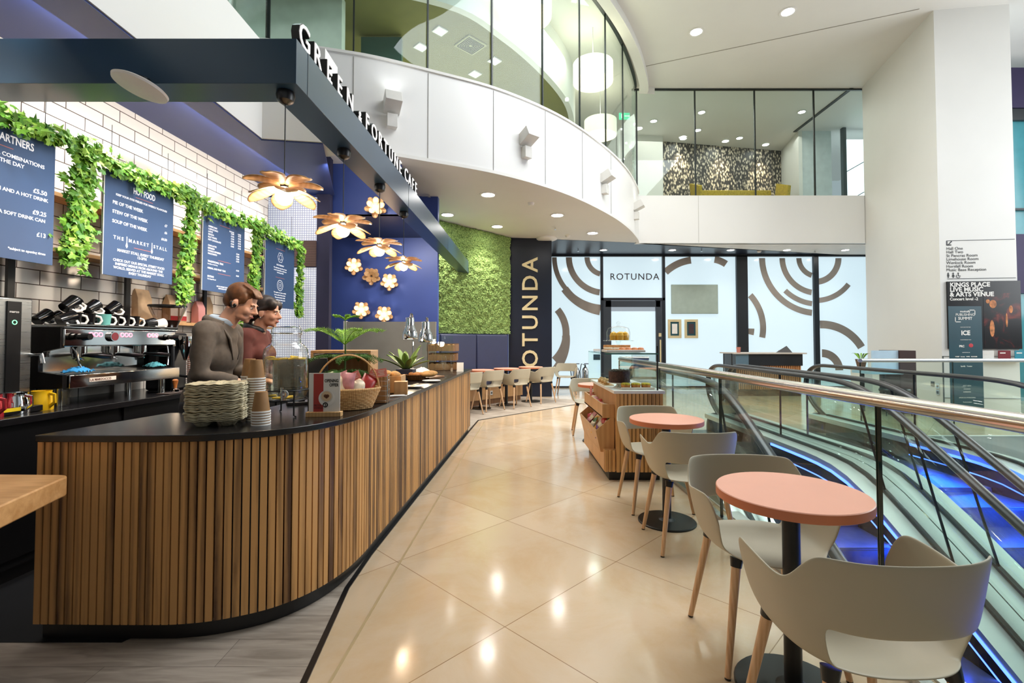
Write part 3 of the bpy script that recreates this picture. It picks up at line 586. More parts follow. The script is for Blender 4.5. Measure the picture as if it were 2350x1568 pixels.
def chair_shell():
    b = MB(); N = 41; B = 118
    def sup(a, w, d, e=2.6):
        c, s = cos(a), sin(a); return (math.copysign(abs(c) ** (2 / e), c) * w, math.copysign(abs(s) ** (2 / e), s) * d)
    def top(bt):
        x = abs(bt)
        def sm(a, b_, t): t = max(0, min(1, (t - a) / (b_ - a))); return t * t * (3 - 2 * t)
        z = .762 - .10 * sm(44, 74, x); z += .022 * sm(76, 100, x)
        return z - .11 * sm(106, B, x) ** 2
    rows = [0, .36, .56, .76, .92, 1.0]; V = []
    bets = [-B + 2 * B * i / (N - 1) for i in range(N)]
    for v in rows:
        for bt in bets:
            a = R(-90 + bt); x0, y0 = sup(a, .222, .225); x1, y1 = sup(a, .300, .275)
            zb = .452 + .006 * (abs(bt) / B) ** 2; zt = top(bt); zz = zb + (zt - zb) * v; k = min(1, ((zz - .45) / .32)) ** .58 if zz > .45 else 0
            y = y0 + (y1 - y0) * k + (.045 * k if abs(bt) > 80 else 0) * (abs(bt) - 80) / 40; V.append((x0 + (x1 - x0) * k, y, zz))
    F = []
    for j in range(len(rows) - 1):
        for i in range(N - 1):
            if j == 0 and abs(bets[i] + 1.5) < 50 and abs(bets[i + 1] - 1.5) < 54: continue
            F.append((j * N + i, j * N + i + 1, (j + 1) * N + i + 1, (j + 1) * N + i))
    rim = list(range(N)); xl, yl = V[N - 1][0], V[N - 1][1]; xr = V[0][0]; fr = []
    for k in range(1, 10):                                    # front edge from left end back to right end
        s = k / 10; x = xl + (xr - xl) * s; V.append((x, yl + .115 * sin(pi * s) ** .55, .45 - .012 * sin(pi * s))); fr.append(len(V) - 1)
    ring = rim + fr; c = Vector((0, .01, 0))
    for f in (.86, .62, .34):
        new = []
        for i in rim + fr:
            p = Vector(V[i]); w = c + (p - c) * f; V.append((w.x, w.y, p.z * 0 + .452 - .03 * (1 - f * f) - (.012 * f * f if p.y > .18 else 0))); new.append(len(V) - 1)
        for i in range(len(ring)): F.append((ring[i], ring[(i + 1) % len(ring)], new[(i + 1) % len(ring)], new[i]))
        ring = new
    V.append((0, .01, .421)); F += [(ring[i], ring[(i + 1) % len(ring)], len(V) - 1) for i in range(len(ring))]
    b.add(V, F); return b
def make_chair():
    t = thing('armchair', 'x', 'chair')
    o = chair_shell().build('shell', shell_m, t, smooth=180, weld=True, solid=.009, sub=2)
    o.modifiers['t'].offset = -1
    for sx in (-1, 1):
        for sy in (-1, 1):
            l = MB().cyl((sx * .165, sy * .15, .432), (sx * .232, sy * .215, .006), .0185, .012, 14).build('leg', ash, t)
            MB().cyl((sx * .163, sy * .148, .440), (sx * .170, sy * .155, .405), .026, .021, 14).build('collar', blackg, l); MB().cyl((sx * .2315, sy * .2145, .008), (sx * .2325, sy * .2155, 0), .0122, .0118, 12).build('foot_cap', blackg, l)
    return t
CH = [(1.02, 1.475, 1, 'nearest stone-grey armchair, its back to the viewer, at the nearest salmon table'), (1.08, 2.12, 178, 'stone-grey armchair facing the viewer behind the nearest salmon table'),
      (1.15, 3.19, 0, 'stone-grey armchair with its back turned, at the near side of the second salmon table'), (1.14, 3.90, 182, 'stone-grey armchair facing the viewer, between the second table and the oak cake cabinet'),
      (1.10, 6.92, 175, 'stone-grey armchair half hidden behind the oak cake cabinet'), (1.12, 5.86, 0, None)]
proto = make_chair()
far = [([(1112, 946), (1151, 942), (1127, 937), (1089, 941)], 44, 'leftmost armchair at the navy bench tables, nearest the counter end'), ([(1178, 939), (1212, 936), (1186, 930), (1154, 933)], 42, 'middle armchair at the navy bench tables'),
       ([(1243, 929.5), (1270, 926), (1240, 918), (1213, 923)], 44, 'rightmost armchair at the navy bench tables, in front of the dark column'), ([(1275, 909), (1293, 904), (1304, 911), (1321, 906)], 165, 'lone armchair standing against the frosted glass beside the dark column')]
todo = [(x, y, a, l) for x, y, a, l in CH if l]
for ft, a, l in far:
    ps = [at(x, y, Z=0) for x, y in ft]; c = sum(ps, Vector()) / 4; todo.append((c.x, c.y, a, l))
todo.append((-.83, 8.62, 42, 'armchair mostly hidden behind the far end of the slatted counter'))
for i, (x, y, a, l) in enumerate(todo):
    o = proto if i == 0 else dup(proto); o.location = (x, y, .004 if y > 7.9 and x < 1 else 0); o.rotation_euler[2] = R(a); o['label'] = l; o['group'] = 'stone-grey armchairs'

# ------------------------------------------------------------------ balustrades
railm = M('satin_rail', '#d2cac2', .22, 1, noise_amt=.01)
t = thing('balustrade', 'glass balustrade with a fat satin steel handrail beside the escalators', 'railing')
ry = lambda y: 1.59 - .0135 * y
path = [(ry(.3), .3, 1.065), (ry(3), 3, 1.065), (ry(6.6), 6.6, 1.065), (ry(6.7) + .01, 6.72, 1.065), (ry(6.7) + .05, 6.76, 1.065), (1.92, 6.80, 1.065)]
MB().tube(path, .031, 20).build('handrail', railm, t)
ys = [.3, 2.055, 3.56, 4.96, 6.72]
for y0, y1 in zip(ys, ys[1:]):
    y0 += .008; y1 -= .008; g = MB().wallpath([(ry(y0), y0), (ry(y1), y1)], .02, 1.04, .015).build('glass_panel', clear, t, smooth=None)
    MB().box((ry(y0) - .0075, y0 - .003, .53), (.016, .005, 1.02)).box((ry(y1) - .0075, y1 + .003, .53), (.016, .005, 1.02)).build('panel_edge', edgeg, g, smooth=None)
MB().wallpath([(ry(6.74) + .02, 6.795), (1.9, 6.80)], .02, 1.04, .015).build('glass_panel', clear, t, smooth=None)
MB().wallpath([(ry(.3) + .02, .3), (ry(6.72) + .02, 6.72)], 0.001, .035, .05).build('base_channel', brushed, t, smooth=None)
t = thing('balustrade', 'far glass balustrade with a pale rail in front of the roll-up banner', 'railing')
MB().tube([(4.78, 6.62, 1.045), (4.80, 6.66, 1.045), (4.86, 6.68, 1.045), (13, 6.68, 1.045)], .026, 14).build('handrail', BRUSHED('pale_rail', '#d8dad6', .35), t)
for x0 in (4.82, 6.10, 7.4, 8.7, 10.0):
    g = MB().box((x0 + .64, 6.68, .53), (1.27, .014, 1.0)).build('glass_panel', clear, t, smooth=None); MB().box((x0 + .001, 6.68, .53), (.008, .015, 1.0)).build('panel_edge', edgeg, g, smooth=None)

# ------------------------------------------------------------------ escalators
zl = lambda Y: -.587 * .16 * math.log(1 + math.exp((4.126 - Y) / .16)) if Y > -2 else -.587 * (4.126 - Y)
ledm = EM('blue_led_glow', (.06, .13, 1, 1), 5.5); rub = M('handrail_rubber', '#1b1a1c', .32); skirt = M('black_skirt', '#0b0d12', .18)
deckm = BRUSHED('brushed_deck', '#e2e6e2', .46, (40, 1, 40)); clad = M('pale_cladding', '#aab8b0', .35, noise_amt=.04); stepm = M('ribbed_step', '#565c66', .3, .4, noise_amt=.15, scale=20); gask = M('rubber_gasket', '#0f1413', .4)
YS = [7.1 - .2 * i for i in range(42)]
def ribbon(b, xa, xb, dza, dzb, ys, mi=0): b.grid(lambda u, v: ((xa + (xb - xa) * u), (lambda Y: Y)(ys[round(v * (len(ys) - 1))]), zl(ys[round(v * (len(ys) - 1))]) + dza + (dzb - dza) * u), 2, len(ys), mi)
def solid_ribbon(b, xa, xb, z0, z1, ys, mi=0):
    ribbon(b, xa, xb, z1, z1, ys, mi); ribbon(b, xa, xa, z0, z1, ys, mi); ribbon(b, xb, xb, z1, z0, ys, mi); ribbon(b, xb, xa, z0, z0, ys, mi)
    Y = ys[0]; z = zl(Y); b.quad((xa, Y, z + z0), (xb, Y, z + z0), (xb, Y, z + z1), (xa, Y, z + z1), mi)
def escalator(XL, XR, label):
    t = thing('escalator', label, 'escalator')
    for X, sgn in ((XL, 1), (XR, -1)):
        hp = [(X, 6.72, .17), (X, 6.86, .20), (X, 7.03, .27), (X, 7.2, .37), (X, 7.33, .5), (X, 7.385, .64), (X, 7.355, .79), (X, 7.26, .89), (X, 7.12, .945), (X, 6.95, .96)]
        hp = [tuple(p) for p in spline(hp, 3)] + [(X, y, zl(y) + .96) for y in [6.7 - .15 * i for i in range(52)]]
        MB().tube(hp, .040, 12, flat=.6).build('handrail', rub, t)
        b = MB(); gy = [7.33 - .03 * i for i in range(13)] + [6.9 - .15 * i for i in range(53)]
        def gf(u, v):
            y = gy[round(v * (len(gy) - 1))]; c = 6.98
            top = zl(y) + .935 if y < c else .62 + sqrt(max(0, .36 ** 2 - ((y - c)) ** 2)) * .88
            bot = zl(y) + .24 if y < 7.0 else .62 - (.38) * sqrt(max(0, 1 - ((y - 7.0) / .36) ** 2))
            return (X, y, bot + (top - bot) * u)
        b.grid(gf, 2, len(gy)); b.build('glass_panel', clear, t, solid=.01)
        b = MB()
        for y in (5.4, 3.9, 3.3, 2.4, 1.4):
            s = .3 if y < 4.2 else 0; b.add([(X - .008, y, zl(y) + .26), (X + .008, y, zl(y) + .26), (X + .008, y + s, zl(y + s) + .93), (X - .008, y + s, zl(y + s) + .93), (X - .008, y + .012, zl(y) + .27), (X + .008, y + .012, zl(y) + .27), (X + .008, y + s + .012, zl(y + s) + .94), (X - .008, y + s + .012, zl(y + s) + .94)], [(0, 1, 2, 3), (7, 6, 5, 4), (0, 3, 7, 4), (1, 5, 6, 2)])
        b.build('glass_joint', gask, t, smooth=None)
        b = MB(); solid_ribbon(b, X - .018, X + .018, .20, .272, YS[1:]); b.build('gasket', gask, t)
        wi = .17; b = MB(); solid_ribbon(b, X + sgn * .018, X + sgn * wi, .19, .25, YS); solid_ribbon(b, X - sgn * .018, X - sgn * .145, .19, .25, YS); b.build('deck', deckm, t)
        b = MB(); solid_ribbon(b, X + sgn * (wi - .012), X + sgn * (wi - .03), -.12, .20, YS[2:]); b.build('skirt', skirt, t)
        b = MB(); solid_ribbon(b, X + sgn * (wi + .004), X + sgn * (wi - .008), .178, .202, YS[9:]); solid_ribbon(b, X + sgn * (wi - .008), X + sgn * (wi - .012), .07, .08, YS[9:]); b.build('led_strip_and_reflection', ledm, t)  # lower ribbon draws the strip's reflection on the skirt as a glowing line
        b = MB(); b.lathe([(.15, 0), (.15, .1), (.13, .2), (.08, .25), (.0001, .265)], (0, 0, 0), 20, sx=.95, sy=1.2)
        o = b.build('newel_base', skirt, t); o.location = (X, 7.08, 0)
    for X, s in ((XL, -1), (XR, 1)):
        b = MB(); solid_ribbon(b, X + s * .13, X + s * .15, -.95, .21, YS[8:]); b.build('side_cladding', clad, t)
    xa, xb = XL + .16, XR - .16
    MB().box(((xa + xb) / 2, 6.35, .006), (xb - xa, 1.5, .01)).build('landing_plate', M('grooved_plate', '#4d5456', .3, .7) if XL < 2 else bpy.data.materials['grooved_plate'], t, smooth=None)
    b = MB(); [b.box((xa + .02 + k * .02, 5.55, .012), (.009, .16, .012)) for k in range(int((xb - xa) / .02) - 1)]; b.build('comb', steel, t, smooth=None)
    y = 5.40
    for k in range(17):
        z = zl(y); n_ = MB(); n_.box(((xa + xb) / 2, y, z - .03), (xb - xa, .415, .05))
        zn = zl(y - .4); dz = z - zn
        if dz > .02: n_.box(((xa + xb) / 2, y - .20, z - dz / 2 - .02), (xb - xa, .02, dz))
        n_.build('step', stepm, t, smooth=None, bevel=.004, seg=1); y -= .4
    b = MB(); ribbon(b, xa - .1, xb + .1, -1.0, -1.0, YS[8:]); b.build('truss_soffit', clad, t)
    return t
escalator(1.80, 3.00, 'escalator next to the near balustrade, going down towards the viewer')
escalator(3.30, 4.50, 'blue-lit escalator, the second from the near balustrade')
# ------------------------------------------------------------------ oak cake cabinet
KX0, KX1, KY0, KY1, KZ = .975, 1.425, 4.54, 5.85, .85
t = thing('cake_cabinet', 'oak display cabinet with slatted front and white top beside the balustrade', 'cabinet', (0, 0, 0))
MB().box(((KX0 + KX1) / 2, (KY0 + KY1) / 2 + .02, .455), (KX1 - KX0 - .02, KY1 - KY0 - .04, .73)).box((.93, (KY0 + KY1) / 2 + .02, .19), (.12, KY1 - KY0 - .04, .2)).build('body', oak, t)
MB().box((1.16, 5.2, .045), (.48, 1.2, .09)).build('toe_kick', black, t); MB().box(((KX0 + KX1) / 2 - .005, (KY0 + KY1) / 2, KZ - .015), (KX1 - KX0 + .03, KY1 - KY0 + .02, .03)).build('top', M('white_corian', '#eceae6', .3), t, bevel=.003)
b = MB(); b.box((KX0 + .018, KY0 - .002, .455), (.032, .02, .73), tone=.8)
for k in range(11): b.box((KX0 + .055 + k * .037, KY0 - .002, .455), (.03, .016, .73), tone=rnd.uniform(.55, .9))
for k in range(3): b.box((.885 + k * .034, KY0 + .012, .19), (.027, .016, .2), tone=rnd.uniform(.6, .9))
b.build('slat_front', slatw, t, smooth=None)
# pulled-out drawer and tilted bin on the aisle side
dr = MB().box((.925, 5.2, .585), (.12, 1.12, .015)).box((.872, 5.2, .645), (.014, 1.14, .13)).box((.925, 4.635, .645), (.11, .014, .13)).box((.925, 5.765, .645), (.11, .014, .13)).build('drawer', oak, t, smooth=None)
b = MB(); b.prism([(.845, .26), (.975, .26), (.975, .58), (.94, .58), (.80, .46)], 0, .012, X=Matrix(((1, 0, 0, 0), (0, 0, 1, 4.62), (0, 1, 0, 0), (0, 0, 0, 1))))
b.prism([(.845, .26), (.975, .26), (.975, .58), (.94, .58), (.80, .46)], 0, .012, X=Matrix(((1, 0, 0, 0), (0, 0, 1, 5.70), (0, 1, 0, 0), (0, 0, 0, 1))))
b.add([(.845, 4.62, .26), (.845, 5.71, .26), (.80, 5.71, .46), (.80, 4.62, .46), (.86, 4.62, .26), (.86, 5.71, .26), (.815, 5.71, .46), (.815, 4.62, .46)], [(0, 3, 2, 1), (4, 5, 6, 7), (3, 7, 6, 2), (0, 1, 5, 4)])
b.add([(.86, 4.63, .28), (.86, 5.7, .28), (.97, 5.7, .40), (.97, 4.63, .40)], [(0, 1, 2, 3)]); b.build('snack_bin', oak, t, smooth=None)
# snack packets in bin and drawer
pk = [M('packet_' + n, c, .3, noise_amt=.25, scale=25) for n, c in (('purple', '#6a2c74'), ('yellow', '#e0a81f'), ('green', '#3f6b34'), ('cream', '#d9cbb0'), ('red', '#a8322f'), ('pink', '#c98c93'))]
def packet(w, h, th, m, nm='snack_packet'):
    b = MB(); b.grid(lambda u, v: ((u - .5) * w * (1 - .08 * sin(pi * v)), (v - .5) * h, th * max(0, sin(pi * u) * sin(pi * v)) ** .5), 7, 7).grid(lambda u, v: ((u - .5) * w * (1 - .08 * sin(pi * v)), (.5 - v) * h, -th * max(0, sin(pi * u) * sin(pi * v)) ** .5), 7, 7)
    return b.build(nm, m, smooth=180)
pr = [packet(.085, .115, .018, m) for m in pk]
names = ('purple', 'yellow', 'green', 'cream', 'red', 'pink'); used = {}
def put(i, loc, rot, label, group):
    if i not in used: o = pr[i]; used[i] = 1
    else: o = pr[i].copy(); COL.objects.link(o)
    o.location = loc; o.rotation_euler = rot; tag(o, label, 'snack packet', group)
binl = [('front row', 'lower edge'), ('second row', 'middle'), ('third row', 'upper part'), ('back row', 'far end')]
for r_, (row, where) in enumerate(binl):
    for k in range(4):
        i = [0, 1, 3, 2, 1, 0, 3, 4, 3, 2, 1, 3, 5, 4, 3, 5][(r_ * 4 + k) % 16]; f = (k + .4) / 4
        put(i, (.845 + .115 * f, 4.72 + r_ * .24 + rnd.uniform(-.03, .03), .40 + .14 * f), (R(rnd.uniform(40, 70)), R(rnd.uniform(-20, 20)), R(-60 + rnd.uniform(-25, 25))), '%s snack packet in the tilted oak bin, %s counting from the viewer' % (names[i], row), 'snack packets in the tilted bin')
for k in range(8):
    i = [5, 3, 5, 4, 3, 5, 3, 4][k]; put(i, (.925, 4.72 + k * .128, .66), (R(rnd.uniform(20, 45)), 0, R(rnd.uniform(-20, 20))), '%s packet lying in the pulled-out upper drawer of the cake cabinet' % names[i], 'packets in the pulled-out drawer')
# glass case over the cabinet
t = thing('glass_shelf_case', 'open glass shelf case with a black upright standing on the cake cabinet', 'display case')
MB().box((1.13, 5.05, 1.195), (.50, 1.0, .012)).build('glass_shelf', GLASS('shelf_glass', (.82, .93, .90, 1), gloss=.8), t, smooth=None)
MB().box((1.13, 4.549, 1.195), (.50, .004, .0125)).build('shelf_edge', M('green_glass_edge', '#3f6f68', .2), t, smooth=None)
MB().box((1.372, 4.555, 1.06), (.012, .012, .42)).build('upright', black, t, smooth=None)
MB().box((1.378, 5.05, 1.02), (.008, 1.0, .34)).build('side_glass', clear, t, smooth=None); MB().box((1.13, 5.55, 1.02), (.5, .008, .34)).build('back_glass', clear, t, smooth=None)
cer = M('white_ceramic', '#f0eee9', .2); sponge = M('sponge_cake', '#c98f55', .8, noise_amt=.3, scale=40); choc = M('chocolate', '#3a1f16', .55, noise_amt=.4, scale=50, bumpy=.6); pastry = M('baked_pastry', '#c07f43', .6, noise_amt=.35, scale=30, bumpy=.4); yel = M('lemon_yellow', '#e2b02d', .45, noise_amt=.15, scale=25); cream = M('cream', '#efe2c6', .5, noise_amt=.06)
SZ = 1.202
tag(MB().box((1.10, 4.78, SZ + .010), (.36, .24, .006)).box((1.10, 4.66, SZ + .016), (.38, .012, .022)).box((1.10, 4.90, SZ + .016), (.38, .012, .022)).box((.915, 4.78, SZ + .016), (.012, .24, .022)).box((1.285, 4.78, SZ + .016), (.012, .24, .022)).box((1.10, 4.78, SZ + .005), (.3, .18, .009)).build('serving_tray', cer, bevel=.004), 'shallow white tray of cakes on the glass shelf', 'tray')
for k in range(4):
    o = MB().ell((0, 0, 0), (.036, .03, .017), 14, 8).ell((0, 0, .012), (.03, .024, .01), 12, 6).build('pastry', M('glazed_pastry', '#d98a55', .4, noise_amt=.3, scale=30) if k == 0 else bpy.data.materials['glazed_pastry'], smooth=180)
    o.location = (1.08 + k * .06, 4.72, SZ + .03); tag(o, ('leftmost', 'second from left', 'second from right', 'rightmost')[k] + ' glazed orange pastry at the front of the white tray', 'pastry', 'glazed pastries on the white tray')
for k in range(3):
    o = MB().box((0, 0, .0), (.085, .06, .02)).box((0, 0, .02), (.085, .06, .016), 1).box((0, 0, .039), (.085, .06, .022)).build('cake_slice', [sponge, cream], bevel=.003); o.location = (.965 + .088 * k, 4.84, SZ + .024)
    tag(o, ('left', 'middle', 'right')[k] + ' layered sponge slice at the back of the white tray', 'cake', 'sponge slices on the white tray')
t = thing('cake_stand', 'glass cake stand with a clear dome over yellow puddings', 'cake stand', (1.10, 4.98, SZ))
MB().lathe([(.07, 0), (.06, .012), (.02, .03), (.016, .09), (.03, .11), (.02, .115), (.0001, .115)], n=28).build('stem', clear, t); MB().lathe([(.0001, .113), (.15, .113), (.155, .118), (.15, .121), (.0001, .121)], n=40).build('plate', clear, t)
MB().lathe([(.118, .121), (.12, .20), (.105, .245), (.06, .262), (.015, .268), (.012, .285), (.022, .30), (.012, .315), (.0001, .318)], n=36).build('dome', GLASS('dome_glass', (.97, .98, .97, 1), gloss=.9), t)
for k, (x, y) in enumerate(((-.06, -.045), (.0, -.07), (.06, -.045), (-.04, .04), (.045, .04))):
    o = MB().lathe([(.0001, 0), (.036, .0), (.04, .05), (.037, .052), (.03, .075), (.0001, .09)], n=20).build('pudding', yel); o.location = (1.10 + x, 4.98 + y, SZ + .122)
    tag(o, ('front left', 'frontmost middle', 'front right', 'back left', 'back right')[k] + ' yellow pudding under the clear glass dome', 'pudding', 'yellow puddings under the dome')
t = thing('cake', 'dark chocolate layer cake with rough icing on a white stand', 'cake', (1.08, 4.86, KZ))
MB().lathe([(.07, 0), (.03, .02), (.025, .035), (.12, .045), (.122, .052), (.0001, .052)], n=32).build('stand', cer, t)
b = MB(); b.grid(lambda u, v: ((.105 + .006 * noise.noise((u * 40, v * 5, 1))) * cos(2 * pi * u), (.105 + .006 * noise.noise((u * 40, v * 5, 1))) * sin(2 * pi * u), .052 + .11 * v + .006 * noise.noise((u * 30, 7, v))), 60, 8, wrap=True).grid(lambda u, v: ((.106 * v) * cos(2 * pi * u), .106 * v * sin(2 * pi * u), .164 + .012 * noise.noise((cos(2 * pi * u) * v * 8, sin(2 * pi * u) * v * 8, 2)) + (.012 if .7 < v < .95 else 0)), 60, 8, wrap=True); b.build('icing', choc, t, smooth=60)
tag(MB().box((1.20, 4.68, KZ + .006), (.32, .15, .008)).box((1.20, 4.606, KZ + .013), (.32, .006, .02)).box((1.20, 4.68, KZ + .0015), (.28, .11, .003)).build('slate_tray', M('pale_slate', '#cfc8bd', .5)), 'small flat tray of tarts at the front of the cake cabinet top', 'tray')
for k in range(3):
    t = thing('tart', ('left', 'middle', 'right')[k] + ' round pistachio topped tart on the small flat tray', 'tart', (1.10 + k * .098, 4.675, KZ + .011), group='pistachio tarts on the cake cabinet')
    MB().lathe([(.0001, 0), (.042, 0), (.047, .032), (.0001, .032)], n=24).build('crust', pastry, t); MB().lathe([(.046, .032), (.044, .044), (.03, .05), (.0001, .052)], n=24).build('topping', M('pistachio_crumb', '#b3a02e', .8, noise_amt=.4, scale=60) if k == 0 else bpy.data.materials['pistachio_crumb'], t)
tag(MB().box((.985 + .03, 5.25, KZ + .004), (.1, .42, .008)).build('bread_board', oak), 'narrow oak board of scones along the cabinet edge', 'board')
for k in range(5):
    o = MB().ell((0, 0, .02), (.036, .034, .026), 12, 8).ell((.004, .003, .042), (.022, .02, .016), 10, 6).build('scone', M('scone_crust', '#c49a63', .7, noise_amt=.35, scale=30) if k == 0 else bpy.data.materials['scone_crust'], smooth=180); o.location = (1.0 + .02 * (k % 2), 5.10 + .08 * k, KZ + .006)
    tag(o, ('nearest', 'second', 'third', 'fourth', 'farthest')[k] + ' scone in the row on the narrow oak board', 'scone', 'scones on the oak board')
tag(MB().lathe([(.022, 0), (.02, .09), (.017, .09), (.019, .006), (.0001, .006)], (1.055, 4.80, KZ), 18).build('tumbler', GLASS('tumbler_glass', (.96, .98, .97, 1))), 'empty clear tumbler left of the tarts', 'glass')
o = MB().lathe([(.014, 0), (.014, .07), (.006, .085), (.006, .11), (.0001, .112)], n=12).build('striped_bottle', M('pink_stripe', '#d88a86', .3, noise_amt=.4, scale=60)); o.location = (.875, 5.35, .711); tag(o, 'small pink striped bottle standing on the drawer edge', 'bottle')
CZ = .908                                             # worktop of the counter
def on(px, py, z=CZ): return at(px, py, Z=z)
# ------------------------------------------------------------------ cup carriers
pulp = M('grey_green_pulp', '#cfc5a6', .9, noise_amt=.12, scale=60, bumpy=.5)
def carrier():
    b = MB(); n = 25
    def f(u, v):
        x, y = (u - .5) * 2, (v - .5) * 2; k = max(abs(x), abs(y)); rr_ = .125
        q = 1 / max(1e-6, (abs(x) ** 5 + abs(y) ** 5) ** .2) * k if k > 0 else 1
        X, Y = x * q * rr_, y * q * rr_; z = .03
        for cx in (-.055, .055):
            for cy_ in (-.055, .055):
                d = sqrt((X - cx) ** 2 + (Y - cy_) ** 2); z = min(z, .03 if d > .044 else .0 if d < .03 else .03 * (d - .03) / .014)
        z += .010 * max(0, 1 - sqrt(X * X + Y * Y) / .03) + .0022 * sin(16 * atan2(Y, X)) * (k > .9)
        return (X, Y, z)
    b.grid(f, n, n); return b
c0 = on(488, 968); c0 = Vector((-1.455, 2.40, CZ)); car = None; rj = random.Random(5)
lev = ['lowest cup carrier of the grey pulp stack, resting on the worktop'] + ['cup carrier number %d up from the worktop in the grey pulp stack' % (i + 1) for i in range(1, 24)] + ['topmost cup carrier of the grey pulp stack, its four wells open']
for i in range(25):
    if car is None: o = car = carrier().build('cup_carrier', pulp, smooth=60, solid=.0035)
    else: o = car.copy(); COL.objects.link(o)
    o.location = (c0.x + rj.uniform(-.004, .004), c0.y + rj.uniform(-.004, .004), CZ + .002 + i * .0071); o.rotation_euler = (R(rj.uniform(-.6, .6)), R(rj.uniform(-.6, .6)), R(14 + rj.uniform(-3, 3))); tag(o, lev[i], 'cup carrier', 'stacked cup carriers')
# ------------------------------------------------------------------ paper cups, upside down
kraft = M('kraft_paper', '#9a7348', .7, noise_amt=.08, scale=30); pwhite = M('paper_white', '#efece6', .6)
cupb = MB().lathe([(.0001, .100), (.027, .100), (.028, .098), (.0405, .006)], n=28).lathe([(.0405, .008), (.0435, .008), (.0445, .004), (.0435, 0), (.040, 0)], n=28, mi=1)
proto_cup = None
def cups(p, n, label, group, mats=(kraft, pwhite), pitch=.0125):
    global proto_cup
    for i in range(n):
        if proto_cup is None: o = proto_cup = cupb.build('paper_cup', list(mats)); 
        else: o = proto_cup.copy(); COL.objects.link(o)
        o.location = (p[0] + rj.uniform(-.0012, .0012), p[1], p[2] + .0005 + i * pitch)
        tag(o, ('lowest' if i == 0 else 'topmost' if i == n - 1 else 'number %d up' % (i + 1)) + ' brown cup of the ' + label, 'paper cup', group)
cups((-1.225, 2.36, CZ), 6, 'short stack in front of the water jar', 'short stack of brown cups')
cups((-1.325, 2.50, CZ), 18, 'tall stack between carriers and water jar', 'tall stack of brown cups')
cups((-1.43, 2.63, CZ), 18, 'rear tall stack behind the carriers', 'rear stack of brown cups')
# ------------------------------------------------------------------ water dispenser
t = thing('water_dispenser', 'big clip-top glass water jar with tap on a black wire stand', 'dispenser', (-1.265, 2.70, CZ))
jg = GLASS('jar_glass', (.975, .99, .985, 1), gloss=1.3, power=2.6)
MB().lathe([(.0001, .085), (.09, .085), (.108, .095), (.116, .13), (.117, .33), (.112, .365), (.09, .39), (.076, .40), (.074, .44), (.08, .445), (.08, .455), (.074, .455)], n=48).build('jar', jg, t, smooth=60)
MB().lathe([(.0001, .088), (.09, .09), (.112, .13), (.113, .318), (.0001, .319)], n=40).build('water', GLASS('water_clear', (.985, .975, .88, 1), gloss=.5, power=3.0), t, smooth=60)
li = MB().lathe([(.078, .456), (.078, .472), (.07, .485), (.03, .492), (.0001, .493)], n=40).build('lid', jg, t); MB().tube([(.083 * cos(a), .083 * sin(a), .452) for a in [2 * pi * i / 30 for i in range(30)]], .0025, 6, closed=True).tube([(.083, 0, .45), (.09, 0, .47), (.07, 0, .495)], .0022, 6).tube([(-.083, .01, .45), (-.088, .01, .475), (-.07, .01, .49)], .0022, 6).build('wire_clip', steel, li)
lemon = M('lemon_slice', '#e8c33a', .4, noise_amt=.15, scale=30)
for k in range(14):
    a = k * .9; o = MB().cyl((0, 0, -.003), (0, 0, .003), .026, n=16).build('lemon_slice', lemon); rz_ = (.08 if k < 9 else .035) if k < 11 else .07; a = k * .7 if k < 9 else a; o.location = (-1.265 + rz_ * cos(a), 2.70 + rz_ * sin(a), CZ + (.310 if k < 11 else .10) + .003 * (k % 3)); o.rotation_euler = (R(8 * (k % 3)), R(5 * (k % 2)), a)
    tag(o, ('lemon slice floating at the top of the water jar, ' if k < 11 else 'lemon slice sunk to the bottom of the water jar, ') + ('rightmost', 'right rear', 'rear', 'left rear', 'far left', 'left front', 'front', 'front right of the middle', 'right front', 'middle right', 'middle left', 'left', 'right', 'middle')[k], 'lemon slice', 'lemon slices in the water jar')
tp = MB().cyl((.045, -.105, .125), (.05, -.135, .125), .016, n=14).cyl((.05, -.13, .128), (.05, -.15, .125), .008, n=10).cyl((.05, -.148, .14), (.05, -.148, .095), .007, n=10).box((.05, -.148, .148), (.012, .012, .03)).build('tap', chrome, t)
MB().cyl((.045, -.112, .125), (.046, -.118, .125), .022, n=18).build('washer', pwhite, tp)
b = MB(); rg = [2 * pi * i / 32 for i in range(32)]
b.tube([(.113 * cos(a), .113 * sin(a), .085) for a in rg], .004, 6, closed=True).tube([(.122 * cos(a), .122 * sin(a), .14) for a in rg], .004, 6, closed=True)
for a in (.6, 2.2, 3.8, 5.5): b.tube([(.122 * cos(a), .122 * sin(a), .14), (.119 * cos(a), .119 * sin(a), .085), (.12 * cos(a), .12 * sin(a), .006), (.15 * cos(a), .15 * sin(a), .004)], .004, 6)
b.build('wire_stand', black, t)
b = MB(); text(b, 'Nantucket', .042, frame((-.075, -.1195, .275), (1, 0, 0), (0, 0, 1))); text(b, 'GLASSWARE CO', .018, frame((-.062, -.1195, .205), (1, 0, 0), (0, 0, 1)))
b.v = [(x, -sqrt(max(0, .1185 ** 2 - x * x)), z) for x, y, z in b.v]; b.build('embossed_lettering', GLASS('embossed_glass', (.80, .84, .82, 1), gloss=2.5), t, smooth=None)
